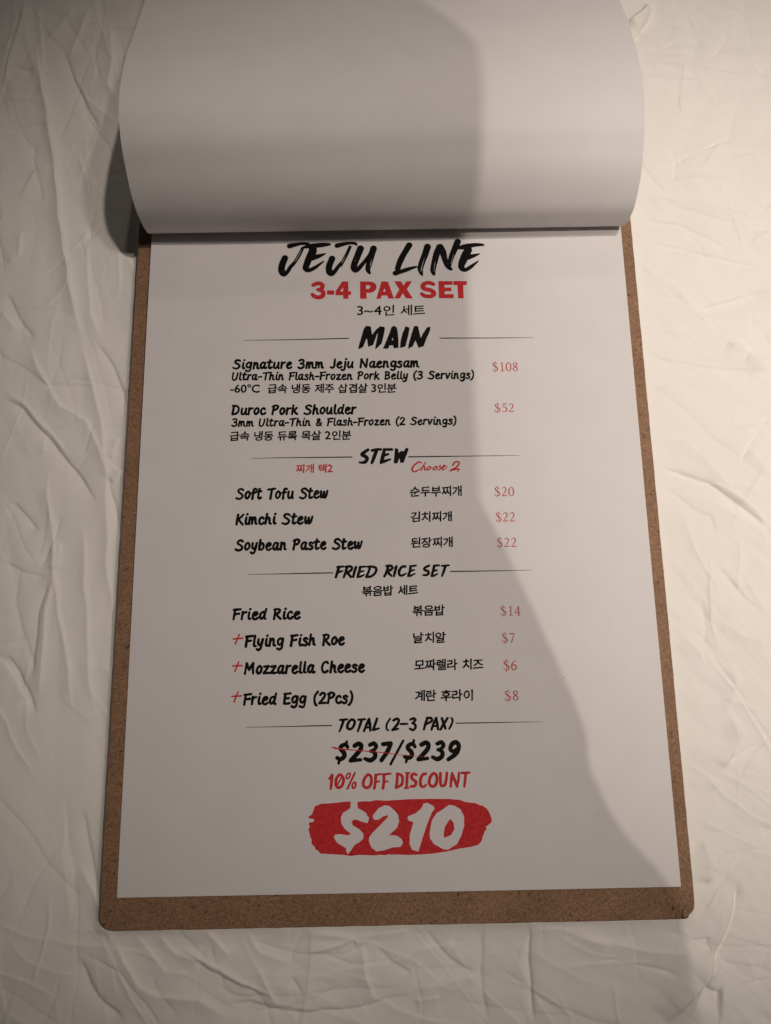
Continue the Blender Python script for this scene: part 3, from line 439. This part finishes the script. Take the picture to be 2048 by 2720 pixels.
# ------------------------------------------------------------------ flipped blank page
def flipped():
    Lp = np.array([(297, .75), (288, .8), (280, 1.3), (274, 2.2), (270.6, 4.2), (268.4, 11.1), (269.1, 22.1), (272.5, 30.7), (278.2, 38.2), (284.3, 44.5), (291.5, 48.2), (297.4, 49.7), (307, 49.3), (322.9, 45.6), (345.7, 36.8), (368.8, 28.0), (402, 16), (440, 5), (478, -2), (511, -3.4)])
    Rp = np.array([(297, .75), (288, .8), (281, 1.1), (276, 1.7), (273.2, 2.9), (271.5, 7.4), (271.7, 12.5), (273.0, 18.5), (278.6, 26.1), (284.5, 31.0), (290.8, 34.1), (296.8, 36.8), (303.8, 38.4), (313.1, 39.2), (329.6, 37.4), (352.4, 31.2), (372.6, 23.7), (404, 12.5), (440, 4), (480, -2), (515, -3.4)])
    def cr(P, n=24):
        Q = np.vstack([2 * P[0] - P[1], P, 2 * P[-1] - P[-2]]); out = []
        for i in range(len(P) - 1):
            a, b_, c, d = Q[i:i + 4]
            for t in np.linspace(0, 1, n, endpoint=False):
                out.append(0.5 * (2 * b_ + (c - a) * t + (2 * a - 5 * b_ + 4 * c - d) * t * t + (3 * b_ - a - 3 * c + d) * t ** 3))
        out.append(P[-1]); out = np.array(out)
        s = np.concatenate([[0], np.cumsum(np.hypot(*np.diff(out, axis=0).T))])
        return out, s
    N = 260
    res = []
    for P in (Lp, Rp):
        o, s = cr(P); t = np.linspace(0, s[-1], N)
        q = np.stack([np.interp(t, s, o[:, 0]), np.interp(t, s, o[:, 1])], 1)
        for _ in range(3): q[1:-1] = 0.25 * q[:-2] + 0.5 * q[1:-1] + 0.25 * q[2:]
        res.append(q)
    U = np.linspace(0, 1, 60)
    X = np.repeat((-105 + 210 * U)[:, None], N, 1)
    Yv = res[0][None, :, 0] * (1 - U[:, None]) + res[1][None, :, 0] * U[:, None]
    Zv = res[0][None, :, 1] * (1 - U[:, None]) + res[1][None, :, 1] * U[:, None]
    S = np.linspace(0, 1, N)[None, :]
    Zv = Zv + 0.9 * np.sin(U[:, None] * 7 + S * 9) * np.clip((S - 0.16) / 0.1, 0, 1) * np.clip((0.85 - S) / 0.1, 0, 1) * np.sin(U[:, None] * math.pi)
    o = link("flipped_page", grid_mesh("flipped_page", X, Yv, Zv), M_PAPER, None, True)
    md = o.modifiers.new("thickness", 'SOLIDIFY'); md.thickness = 0.00014; md.offset = 0
    o.modifiers.new('crisp', 'EDGE_SPLIT').split_angle = 0.7
    tag(o, "blank white page turned over and curling above the top of the clipboard", "paper page")
flipped()

# ------------------------------------------------------------------ printing: every line is a field of pen strokes turned into a thin ink skin
def catmull(P):
    if len(P) < 3: return P
    closed = np.hypot(*(P[0, :2] - P[-1, :2])) < 1e-6
    Q = np.vstack([P[-2] if closed else 2 * P[0] - P[1], P, P[1] if closed else 2 * P[-1] - P[-2]]); out = []
    for i in range(len(P) - 1):
        a, b_, c, d = Q[i:i + 4]
        for t in np.linspace(0, 1, 7, endpoint=False):
            out.append(0.5 * (2 * b_ + (c - a) * t + (2 * a - 5 * b_ + 4 * c - d) * t * t + (3 * b_ - a - 3 * c + d) * t ** 3))
    out.append(P[-1]); out = np.array(out); out[:, 2] = np.maximum(out[:, 2], 0.01)
    return out

def print_ink(name, ops, mat, res=0.085, rough=0.02, seed=0, label=None, lift=0.05, grow=0.0):
    pts = np.vstack([P[:, :2] for k, P in ops]); mr = max([P[:, 2].max() for k, P in ops if P.shape[1] == 3] + [0.3]) + 0.4
    x0, y0 = pts.min(0) - mr; x1, y1 = pts.max(0) + mr
    xs = np.arange(x0, x1, res); ys = np.arange(y0, y1, res); nx, ny = len(xs), len(ys)
    F = np.full((ny, nx), -1.0)
    def window(lo, hi, m):
        i0 = max(int((lo[0] - m - x0) / res), 0); i1 = min(int((hi[0] + m - x0) / res) + 2, nx)
        j0 = max(int((lo[1] - m - y0) / res), 0); j1 = min(int((hi[1] + m - y0) / res) + 2, ny)
        return np.s_[j0:j1, i0:i1], *np.meshgrid(xs[i0:i1], ys[j0:j1])
    for kind, P in ops:
        if kind in 'se':
            P = catmull(P)
            for a, c in zip(P[:-1], P[1:]):
                m = max(a[2], c[2]) + 0.3
                sl, gx, gy = window(np.minimum(a, c), np.maximum(a, c), m)
                if gx.size == 0: continue
                d = c - a; l2 = d[0] ** 2 + d[1] ** 2 + 1e-12
                t = np.clip(((gx - a[0]) * d[0] + (gy - a[1]) * d[1]) / l2, 0, 1)
                g = a[2] + d[2] * t - np.hypot(gx - a[0] - t * d[0], gy - a[1] - t * d[1])
                F[sl] = np.maximum(F[sl], g) if kind == 's' else np.minimum(F[sl], -g)
        elif kind == 'g':
            E = P.reshape(-1, 2, 2)
            sl, gx, gy = window(P.min(0), P.max(0), 0.4)
            ins = np.zeros(gx.shape, bool); dist = np.full(gx.shape, 1e9)
            for a, c in E:
                cond = (a[1] > gy) != (c[1] > gy)
                xi = a[0] + (gy - a[1]) * (c[0] - a[0]) / ((c[1] - a[1]) if c[1] != a[1] else 1e-9)
                ins ^= cond & (gx < xi)
                d = c - a; t = np.clip(((gx - a[0]) * d[0] + (gy - a[1]) * d[1]) / (d @ d + 1e-12), 0, 1)
                dist = np.minimum(dist, np.hypot(gx - a[0] - t * d[0], gy - a[1] - t * d[1]))
            F[sl] = np.maximum(F[sl], np.where(ins, dist, -dist))
        else:
            sl, gx, gy = window(P.min(0), P.max(0), 0.4)
            ins = np.zeros(gx.shape, bool); dist = np.full(gx.shape, 1e9)
            for a, c in zip(P, np.roll(P, -1, 0)):
                cond = (a[1] > gy) != (c[1] > gy)
                xi = a[0] + (gy - a[1]) * (c[0] - a[0]) / ((c[1] - a[1]) if c[1] != a[1] else 1e-9)
                ins ^= cond & (gx < xi)
                d = c - a; t = np.clip(((gx - a[0]) * d[0] + (gy - a[1]) * d[1]) / (d @ d + 1e-12), 0, 1)
                dist = np.minimum(dist, np.hypot(gx - a[0] - t * d[0], gy - a[1] - t * d[1]))
            g = np.where(ins, dist, -dist)
            F[sl] = np.maximum(F[sl], g) if kind == 'p' else np.minimum(F[sl], -g)
    if rough:
        gx, gy = np.meshgrid(xs, ys); F += rough * (gnoise(gx * 2.2, gy * 2.2, 40 + seed) + 0.7 * gnoise(gx * 5, gy * 5, 41 + seed))
    F = F + grow
    F = np.where(np.abs(F) < 1e-5, 1e-5, F)
    I = F > 0
    nC = nx * ny; hO = nC; vO = nC + ny * (nx - 1)
    gx, gy = np.meshgrid(xs, ys)
    tH = np.clip(F[:, :-1] / (F[:, :-1] - F[:, 1:] + 1e-15), 0, 1); tV = np.clip(F[:-1] / (F[:-1] - F[1:] + 1e-15), 0, 1)
    AX = np.concatenate([gx.ravel(), (gx[:, :-1] + tH * res).ravel(), gx[:-1].ravel()])
    AY = np.concatenate([gy.ravel(), gy[:, :-1].ravel(), (gy[:-1] + tV * res).ravel()])
    code = I[:-1, :-1] * 1 + I[:-1, 1:] * 2 + I[1:, 1:] * 4 + I[1:, :-1] * 8
    loops, tot = [], []
    for cs in range(1, 16):
        j, i = np.nonzero(code == cs)
        if len(j) == 0: continue
        cor = [j * nx + i, j * nx + i + 1, (j + 1) * nx + i + 1, (j + 1) * nx + i]
        edg = [hO + j * (nx - 1) + i, vO + j * nx + i + 1, hO + (j + 1) * (nx - 1) + i, vO + j * nx + i]
        cols = []
        for k in range(4):
            a = bool(cs >> k & 1); c = bool(cs >> ((k + 1) % 4) & 1)
            if a: cols.append(cor[k])
            if a != c: cols.append(edg[k])
        q = np.stack(cols, 1); loops.append(q.ravel()); tot.append(np.full(len(q), q.shape[1]))
    loops = np.concatenate(loops); tot = np.concatenate(tot)
    used, inv = np.unique(loops, return_inverse=True)
    vx, vy = AX[used], AY[used]
    co = np.stack([vx, vy, page_z(vx, vy) + lift], 1) / 1000
    me = bpy.data.meshes.new(name)
    me.vertices.add(len(co)); me.vertices.foreach_set("co", co.astype(np.float32).ravel())
    me.loops.add(len(inv)); me.loops.foreach_set("vertex_index", inv.astype(np.int32).ravel())
    me.polygons.add(len(tot))
    me.polygons.foreach_set("loop_start", np.concatenate([[0], np.cumsum(tot)[:-1]]).astype(np.int32))
    me.polygons.foreach_set("loop_total", tot.astype(np.int32))
    me.update(calc_edges=True); me.validate()
    o = link(name, me, mat, menu)
    if label: o['label'] = label
    return o

def parse(txt):
    out = []
    for s in txt.split(';'):
        v = np.array([float(t) for t in s[1:].split()])
        out.append((s[0], v.reshape(-1, 3 if s[0] in 'se' else 2)))
    return out

print_ink("printed_title", parse(ART['title']), M_BLACK, 0.09, 0.05, 1, "black dry-brush title at the top of the menu", grow=0.17)
print_ink("printed_subtitle", parse(ART['subtitle']), M_RED, 0.09, 0.015, 2, "bold red subtitle reading 3-4 PAX SET", grow=0.09)
print_ink("section_heading", parse(ART['main']), M_BLACK, 0.09, 0.04, 3, "black brush heading MAIN", grow=0.07)
print_ink("section_heading", parse(ART['stew']), M_BLACK, 0.085, 0.035, 4, "black brush heading STEW", grow=0.06)
print_ink("section_heading", parse(ART['fried']), M_BLACK, 0.08, 0.03, 5, "black brush heading FRIED RICE SET", grow=0.12)
print_ink("section_heading", parse(ART['total']), M_BLACK, 0.08, 0.03, 6, "black brush heading TOTAL (2-3 PAX)", grow=0.12)
print_ink("total_price", parse(ART['sum']), M_BLACK, 0.085, 0.02, 7, "bold black $237/$239", grow=0.05)
print_ink("strike_line", parse(ART['strike']), M_RED, 0.06, 0.01, 8, "thin red line striking through $237", lift=0.12)
print_ink("discount_line", parse(ART['off']), M_RED, 0.075, 0.035, 9, "red line reading 10% OFF DISCOUNT", grow=0.06)
print_ink("price_badge", parse(ART['badge']), M_RED, 0.10, 0.05, 10, "red brush badge with $210 left white")
print_ink("choose_note", parse(ART['choose']), M_RED, 0.06, 0.015, 11, "red script note Choose 2", grow=0.05)
for s in ART['div'].split(';'):
    print_ink("divider_line", parse(s), M_GREYINK, 0.05, 0, 12)
for k, (x, y, r_) in enumerate(((66.2, 77.0, .16), (75.6, 26.5, .14), (-20.0, 150.0, .07))):
    print_ink("ink_speck", [('s', np.array([[x, y, r_], [x + .15, y + .1, r_ * .7]]))], M_GREYINK, 0.05, 0.01, 90 + k)
for s in PLUS:
    print_ink("plus_sign", parse(s), M_RED, 0.06, 0.03, 13)

HANDFONT = {
 'S': (.64, '.56,.86 .38,.97 .18,.86 .19,.67 .42,.5 .54,.3 .43,.1 .22,.03 .03,.13'), 'i': (.26, '.13,.6 .1,.25 .14,.06 .24,.07|.18,.94 .19,.96'),
 'g': (.54, '.43,.55 .28,.63 .1,.48 .1,.22 .22,.13 .36,.25 .44,.52|.46,.6 .43,.2 .38,-.15 .22,-.27 .06,-.18'),
 'n': (.52, '.1,.61 .08,.3 .06,.04|.08,.33 .22,.57 .34,.55 .36,.3 .37,.1 .47,.05'),
 'a': (.54, '.42,.55 .26,.63 .1,.46 .07,.2 .18,.06 .32,.2 .42,.52|.43,.6 .39,.25 .42,.06 .53,.09'),
 't': (.42, '.2,.92 .15,.5 .13,.15 .22,.04 .36,.12|.02,.62 .36,.66'), 'u': (.54, '.1,.6 .07,.25 .14,.06 .28,.1 .4,.35 .43,.58|.43,.6 .41,.25 .46,.05'),
 'r': (.4, '.1,.61 .08,.3 .06,.04|.08,.36 .2,.56 .36,.6'), 'e': (.48, '.09,.32 .28,.38 .4,.5 .3,.61 .15,.54 .07,.3 .14,.08 .3,.04 .43,.14'),
 '3': (.56, '.08,.88 .3,.97 .44,.83 .36,.64 .2,.54|.2,.54 .42,.46 .46,.24 .32,.06 .14,.03 .02,.13'),
 'm': (.72, '.08,.6 .07,.3 .05,.04|.07,.33 .18,.57 .28,.54 .29,.3 .28,.06|.29,.33 .4,.57 .51,.55 .54,.3 .56,.1 .66,.05'),
 'J': (.46, '.36,.97 .34,.5 .32,.2 .2,.04 .02,.1'), 'j': (.28, '.18,.6 .17,.2 .12,-.15 .0,-.25 -.1,-.2|.23,.94 .24,.96'),
 'N': (.7, '.1,.94 .09,.5 .06,.04|.1,.94 .3,.5 .5,.08|.52,.08 .56,.5 .58,.94'), 's': (.42, '.36,.54 .22,.62 .1,.53 .16,.4 .32,.27 .31,.1 .16,.03 .02,.1'),
 'U': (.62, '.1,.94 .06,.5 .1,.12 .26,.03 .42,.2 .5,.6 .53,.94'), 'l': (.26, '.14,.96 .11,.5 .1,.12 .23,.05'), '-': (.4, '.04,.4 .34,.43'),
 'T': (.58, '.02,.88 .3,.92 .6,.97|.34,.9 .29,.5 .25,.03'), 'h': (.52, '.14,.97 .1,.5 .06,.04|.09,.33 .22,.56 .34,.53 .36,.3 .37,.1 .47,.05'),
 'F': (.52, '.14,.92 .1,.5 .06,.03|.04,.9 .3,.93 .52,.96|.1,.5 .28,.52 .44,.55'), 'o': (.48, '.28,.62 .12,.5 .07,.25 .18,.06 .35,.18 .41,.45 .28,.62'),
 'z': (.48, '.06,.56 .38,.6|.38,.58 .22,.3 .06,.08|.06,.07 .24,.06 .44,.07'), 'P': (.56, '.16,.92 .12,.5 .07,.03|.04,.84 .24,.96 .45,.91 .49,.74 .36,.55 .13,.46'),
 'k': (.52, '.13,.97 .1,.5 .06,.04|.4,.62 .25,.42 .1,.3|.2,.38 .32,.18 .47,.05'), 'B': (.58, '.14,.94 .1,.5 .07,.05|.06,.93 .3,.95 .43,.81 .34,.6 .12,.52|.12,.52 .38,.49 .47,.3 .36,.11 .07,.05'),
 'y': (.5, '.1,.6 .08,.3 .16,.13 .3,.22 .42,.58|.42,.6 .36,.15 .26,-.18 .12,-.28 .0,-.2'), '(': (.34, '.3,1.06 .12,.75 .08,.35 .16,.0 .26,-.13'),
 ')': (.34, '.12,1.06 .24,.75 .24,.35 .14,.0 .02,-.13'), 'v': (.46, '.06,.6 .12,.3 .18,.07|.18,.07 .3,.3 .4,.62'),
 'D': (.64, '.14,.94 .1,.5 .06,.05|.04,.93 .34,.92 .53,.7 .51,.35 .32,.11 .06,.05'), 'c': (.44, '.38,.5 .28,.61 .12,.5 .07,.25 .16,.06 .32,.06 .42,.16'),
 'd': (.54, '.4,.52 .26,.61 .1,.46 .07,.2 .18,.06 .32,.2 .4,.45|.48,.97 .42,.5 .38,.15 .47,.05'),
 '&': (.62, '.54,.42 .4,.12 .22,.04 .09,.16 .15,.4 .36,.66 .34,.88 .2,.87 .17,.7 .3,.4 .55,.05'),
 '2': (.56, '.08,.8 .24,.96 .41,.88 .41,.66 .24,.34 .04,.06|.04,.06 .28,.06 .5,.08'), 'f': (.42, '.42,.9 .29,.95 .2,.8 .16,.4 .13,.03|.04,.5 .2,.54 .36,.56'),
 'w': (.68, '.07,.6 .07,.25 .15,.06 .28,.3 .33,.54|.33,.54 .33,.2 .4,.06 .52,.25 .6,.62'), 'K': (.6, '.14,.94 .1,.5 .07,.04|.54,.94 .32,.65 .1,.45|.2,.52 .36,.25 .54,.03'),
 'b': (.52, '.14,.97 .1,.5 .08,.08|.1,.3 .24,.59 .39,.5 .41,.25 .28,.06 .08,.08'), 'R': (.6, '.14,.92 .1,.5 .07,.04|.05,.9 .28,.96 .45,.85 .36,.6 .12,.5|.2,.5 .36,.25 .55,.05'),
 'M': (.8, '.14,.94 .1,.5 .05,.04|.14,.94 .26,.6 .35,.38|.35,.38 .48,.7 .62,.94|.62,.94 .62,.5 .67,.05'), 'C': (.58, '.5,.84 .38,.96 .18,.84 .07,.5 .12,.16 .28,.04 .5,.16'),
 'E': (.54, '.14,.92 .1,.5 .08,.07|.06,.92 .3,.94 .5,.97|.1,.5 .4,.54|.08,.07 .3,.06 .48,.1'), ' ': (.27, '')}
SERIF = {
 '$': (.56, '.40,.80,.03 .35,.94,.025 .24,.98,.03 .1,.88,.05 .1,.7,.058 .26,.54,.06 .42,.38,.06 .44,.18,.055 .34,.04,.04 .2,.01,.03 .08,.05,.03 .04,.2,.035|.28,1.12,.02 .24,-.13,.02'),
 '1': (.52, '.12,.88,.025 .27,.96,.035|.27,.97,.05 .27,.03,.05|.1,.025,.025 .45,.025,.025'), '0': (.54, '.26,.98,.03 .08,.75,.055 .08,.25,.055 .26,.02,.03 .44,.25,.055 .44,.75,.055 .26,.98,.03'),
 '2': (.54, '.06,.8,.025 .14,.94,.03 .28,.97,.04 .4,.82,.055 .36,.58,.05 .2,.28,.03 .06,.06,.03|.06,.04,.045 .4,.04,.045|.4,.05,.035 .46,.17,.02'),
 '4': (.54, '.36,.97,.035 .04,.32,.025|.04,.3,.03 .5,.3,.03|.36,.97,.055 .36,.02,.05|.24,.025,.022 .48,.025,.022'),
 '5': (.52, '.42,.95,.05 .14,.95,.045|.14,.95,.025 .1,.56,.025|.1,.56,.02 .26,.6,.04 .42,.45,.055 .42,.2,.055 .26,.03,.035 .04,.08,.035'),
 '6': (.54, '.44,.97,.02 .22,.84,.04 .08,.5,.055 .1,.15,.055 .26,.02,.035 .42,.15,.055 .42,.42,.055 .28,.56,.035 .1,.45,.03'),
 '7': (.5, '.06,.93,.05 .44,.94,.05|.45,.94,.03 .34,.55,.035 .2,.02,.05'),
 '8': (.54, '.26,.98,.03 .12,.86,.045 .14,.68,.05 .26,.54,.05 .42,.36,.055 .42,.15,.05 .26,.02,.03 .08,.15,.045 .1,.36,.045 .26,.54,.04 .4,.7,.045 .4,.88,.045 .26,.98,.03')}

def set_line(font, txt, x0, y0, x1, y1, h, pen, slant, rs=None):
    ops, cx = [], 0.0
    for ch in txt:
        adv, body = font[ch]
        low = rs is not None and ch.islower()
        jit = (rs.uniform(-.012, .012), rs.uniform(-.015, .015)) if rs is not None else (0, 0)
        for st in (body.split('|') if body else []):
            P = []
            for tk in st.split():
                v = [float(t) for t in tk.split(',')]
                r = v[2] if len(v) == 3 else pen * (rs.uniform(.88, 1.1) if rs is not None else 1)
                yy = v[1]
                if low and yy > 0: yy = yy * 1.12 if yy <= .62 else .694 + (yy - .62) * .805
                P.append((cx + v[0] + slant * yy + jit[0], yy + jit[1], r))
            ops.append(np.array(P))
        cx += adv + (0.17 if ch == ' ' else 0.06)
    al = np.vstack(ops); a0 = (al[:, 0] - al[:, 2]).min(); a1 = (al[:, 0] + al[:, 2]).max()
    W = math.hypot(x1 - x0, y1 - y0); sx = W / (a1 - a0); dx, dy = (x1 - x0) / W, (y1 - y0) / W
    out = []
    for P in ops:
        u = (P[:, 0] - a0) * sx; v = P[:, 1] * h
        out.append(('s', np.stack([x0 + u * dx - v * dy, y0 + u * dy + v * dx, P[:, 2] * h * min(1.1, 0.5 + 0.5 * sx / h)], 1)))
    return out

for k, row in enumerate(HAND):
    name, txt, x0, y0, x1, y1, h = row
    pen = 0.109 if name == 'dish_name' else 0.104
    print_ink(name, set_line(HANDFONT, txt, x0, y0, x1, y1, h, pen, 0.04, np.random.RandomState(k + 5)), M_BLACK, 0.07, 0.012, k + 20,
              ('black handwritten dish name "%s"' if name == 'dish_name' else 'small black handwritten description "%s"') % txt)
for k, row in enumerate(PRICE):
    txt, x0, y0, x1, y1, h = row
    print_ink("price", set_line(SERIF, txt, x0, y0, x1, y1, h, 0.05, 0.0), M_PRICE, 0.05, 0.0, k, "thin red serif price %s" % txt, grow=0.02)

# Korean lines: glyph outlines of the built-in font, one syllable at a time
def glyph(ch):
    cu = bpy.data.curves.new("glyph", 'FONT'); cu.body = ch; cu.size = 1.0; cu.resolution_u = 3
    ob = bpy.data.objects.new("glyph", cu); COL.objects.link(ob)
    dg = bpy.context.evaluated_depsgraph_get(); ev = ob.evaluated_get(dg); me = ev.to_mesh()
    co = [tuple(v.co[:2]) for v in me.vertices]; cnt = {}
    for p in me.polygons:
        for k in p.edge_keys:
            a, c = (tuple(round(t, 6) for t in co[q]) for q in k)
            key = (min(a, c), max(a, c)); cnt[key] = cnt.get(key, 0) + 1
    ev.to_mesh_clear(); bpy.data.objects.remove(ob); bpy.data.curves.remove(cu)
    return np.array([k for k, c in cnt.items() if c == 1], float).reshape(-1, 2)
for k, row in enumerate(KOREAN):
    style, txt, x0, y0, x1, y1, h = row
    segs, cx = [], 0.0
    for ch in txt:
        if ch == ' ': cx += 0.32; continue
        V = glyph(ch)
        if len(V) == 0: continue
        hang = ord(ch) > 0x3000
        w = V[:, 0].max() - V[:, 0].min()
        V[:, 0] -= V[:, 0].min()
        if hang:
            V[:, 1] += 0.075 * (V[:, 0] - w / 2); V[:, 0] += 0.03 * (V[:, 1] - 0.35) + max(0, (0.86 - w) / 2)
            adv = 0.90
        else: V *= 1.12; adv = w * 1.12 + 0.09
        V[:, 0] += cx; segs.append(V); cx += adv
    V = np.vstack(segs); lo, hi = V.min(0), V.max(0)
    W = math.hypot(x1 - x0, y1 - y0); dx, dy = (x1 - x0) / W, (y1 - y0) / W
    ops = []
    for Q in segs:
        u = (Q[:, 0] - lo[0]) / (hi[0] - lo[0]) * W; v = (Q[:, 1] - lo[1]) / (hi[1] - lo[1]) * h
        ops.append(('g', np.stack([x0 + u * dx - v * dy, y0 + u * dy + v * dx], 1)))
    print_ink("korean_name", ops, M_RED if style == 'r' else M_BLACK, 0.06, 0.012, 60 + k,
              ('red' if style == 'r' else 'black') + ' Korean line "%s"' % txt, grow={'s': 0.10, 'b': 0.13, 'r': 0.11}[style])

# ------------------------------------------------------------------ the person leaning in to take the picture, whose shadow falls over the left of the scene
def person():
    caps = []
    def cap(a, ra, b_, rb):
        a = np.array(a, float); b_ = np.array(b_, float); n = max(2, int(np.linalg.norm(b_ - a) / (0.35 * min(ra, rb))) + 1)
        for t in np.linspace(0, 1, n): caps.append((*(a + (b_ - a) * t), ra + (rb - ra) * t))
    cap((.050, .05, .70), .066, (.050, .105, .745), .070)      # head, face down
    cap((.048, .02, .665), .045, (.048, .035, .655), .035)     # chin
    cap((.050, .09, .655), .014, (.050, .095, .640), .010)     # nose
    cap((.050, .01, .72), .066, (.045, -.06, .72), .085)       # neck in a hood
    cap((.03, -.14, .70), .105, (.02, -.35, .60), .125)        # chest
    cap((.02, -.35, .60), .125, (.0, -.62, .32), .145)         # back to hips
    for s in (-1, 1):
        sh = (.03 + s * .155, -.30, .62)
        cap((.03 + s * .06, -.26, .65), .08, sh, .062)
        hip = (s * .10, -.62, .26); kn = (s * .15, -.28, .075)
        cap(hip, .095, kn, .062); cap(kn, .058, (s * .13, -.68, .045), .040); cap((s * .13, -.68, .04), .036, (s * .13, -.80, .025), .026)
        if s > 0: el, wr = (.126, -.155, .71), (.109, -.045, .50)
        else: el, wr = (-.28, -.20, .42), (-.20, -.22, .20)
        cap(sh, .058, el, .043); cap(el, .043, wr, .028)
    cap((.108, -.045, .50), .024, (.090, -.010, .50), .027); cap((.113, -.046, .50), .026, (.1135, -.052, .507), .027)    # right hand, raised
    cap((.104, .002, .500), .013, (.0895, .042, .50), .012); cap((.0895, .042, .50), .012, (.0765, .072, .495), .011)
    cap((.090, .004, .490), .012, (.075, .038, .485), .011); cap((.075, .038, .485), .011, (.060, .055, .485), .010)
    cap((.078, .000, .485), .012, (.062, .028, .480), .011); cap((.062, .028, .480), .011, (.048, .038, .482), .010)
    cap((.070, -.010, .488), .011, (.054, .012, .484), .010); cap((.054, .012, .484), .010, (.042, .018, .486), .009)
    cap((.095, -.02, .515), .015, (.070, .014, .522), .011); cap((.070, .014, .522), .011, (.052, .028, .520), .010)   # thumb
    cap((-.20, -.22, .20), .028, (-.20, -.23, .10), .026)      # left hand leans on the bed
    for k in range(4): cap((-.215 + .012 * k, -.20, .07), .010, (-.225 + .018 * k, -.165, .008), .008)
    cap((-.185, -.22, .09), .012, (-.165, -.19, .02), .009); cap((-.20, -.23, .10), .026, (-.205, -.205, .05), .022)
    import bmesh
    bm = bmesh.new()
    for x, y, z, r in caps:
        res_ = bmesh.ops.create_icosphere(bm, subdivisions=2, radius=r)
        bmesh.ops.translate(bm, verts=res_['verts'], vec=(x, y, z))
    me = bpy.data.meshes.new("person"); bm.to_mesh(me); bm.free()
    o = link("person", me, M_CLOTH)
    md = o.modifiers.new("skin", 'REMESH'); md.mode = 'VOXEL'; md.voxel_size = 0.0045; md.use_smooth_shade = True
    tag(o, "person in dark clothes kneeling and leaning over the clipboard", "person")
person()
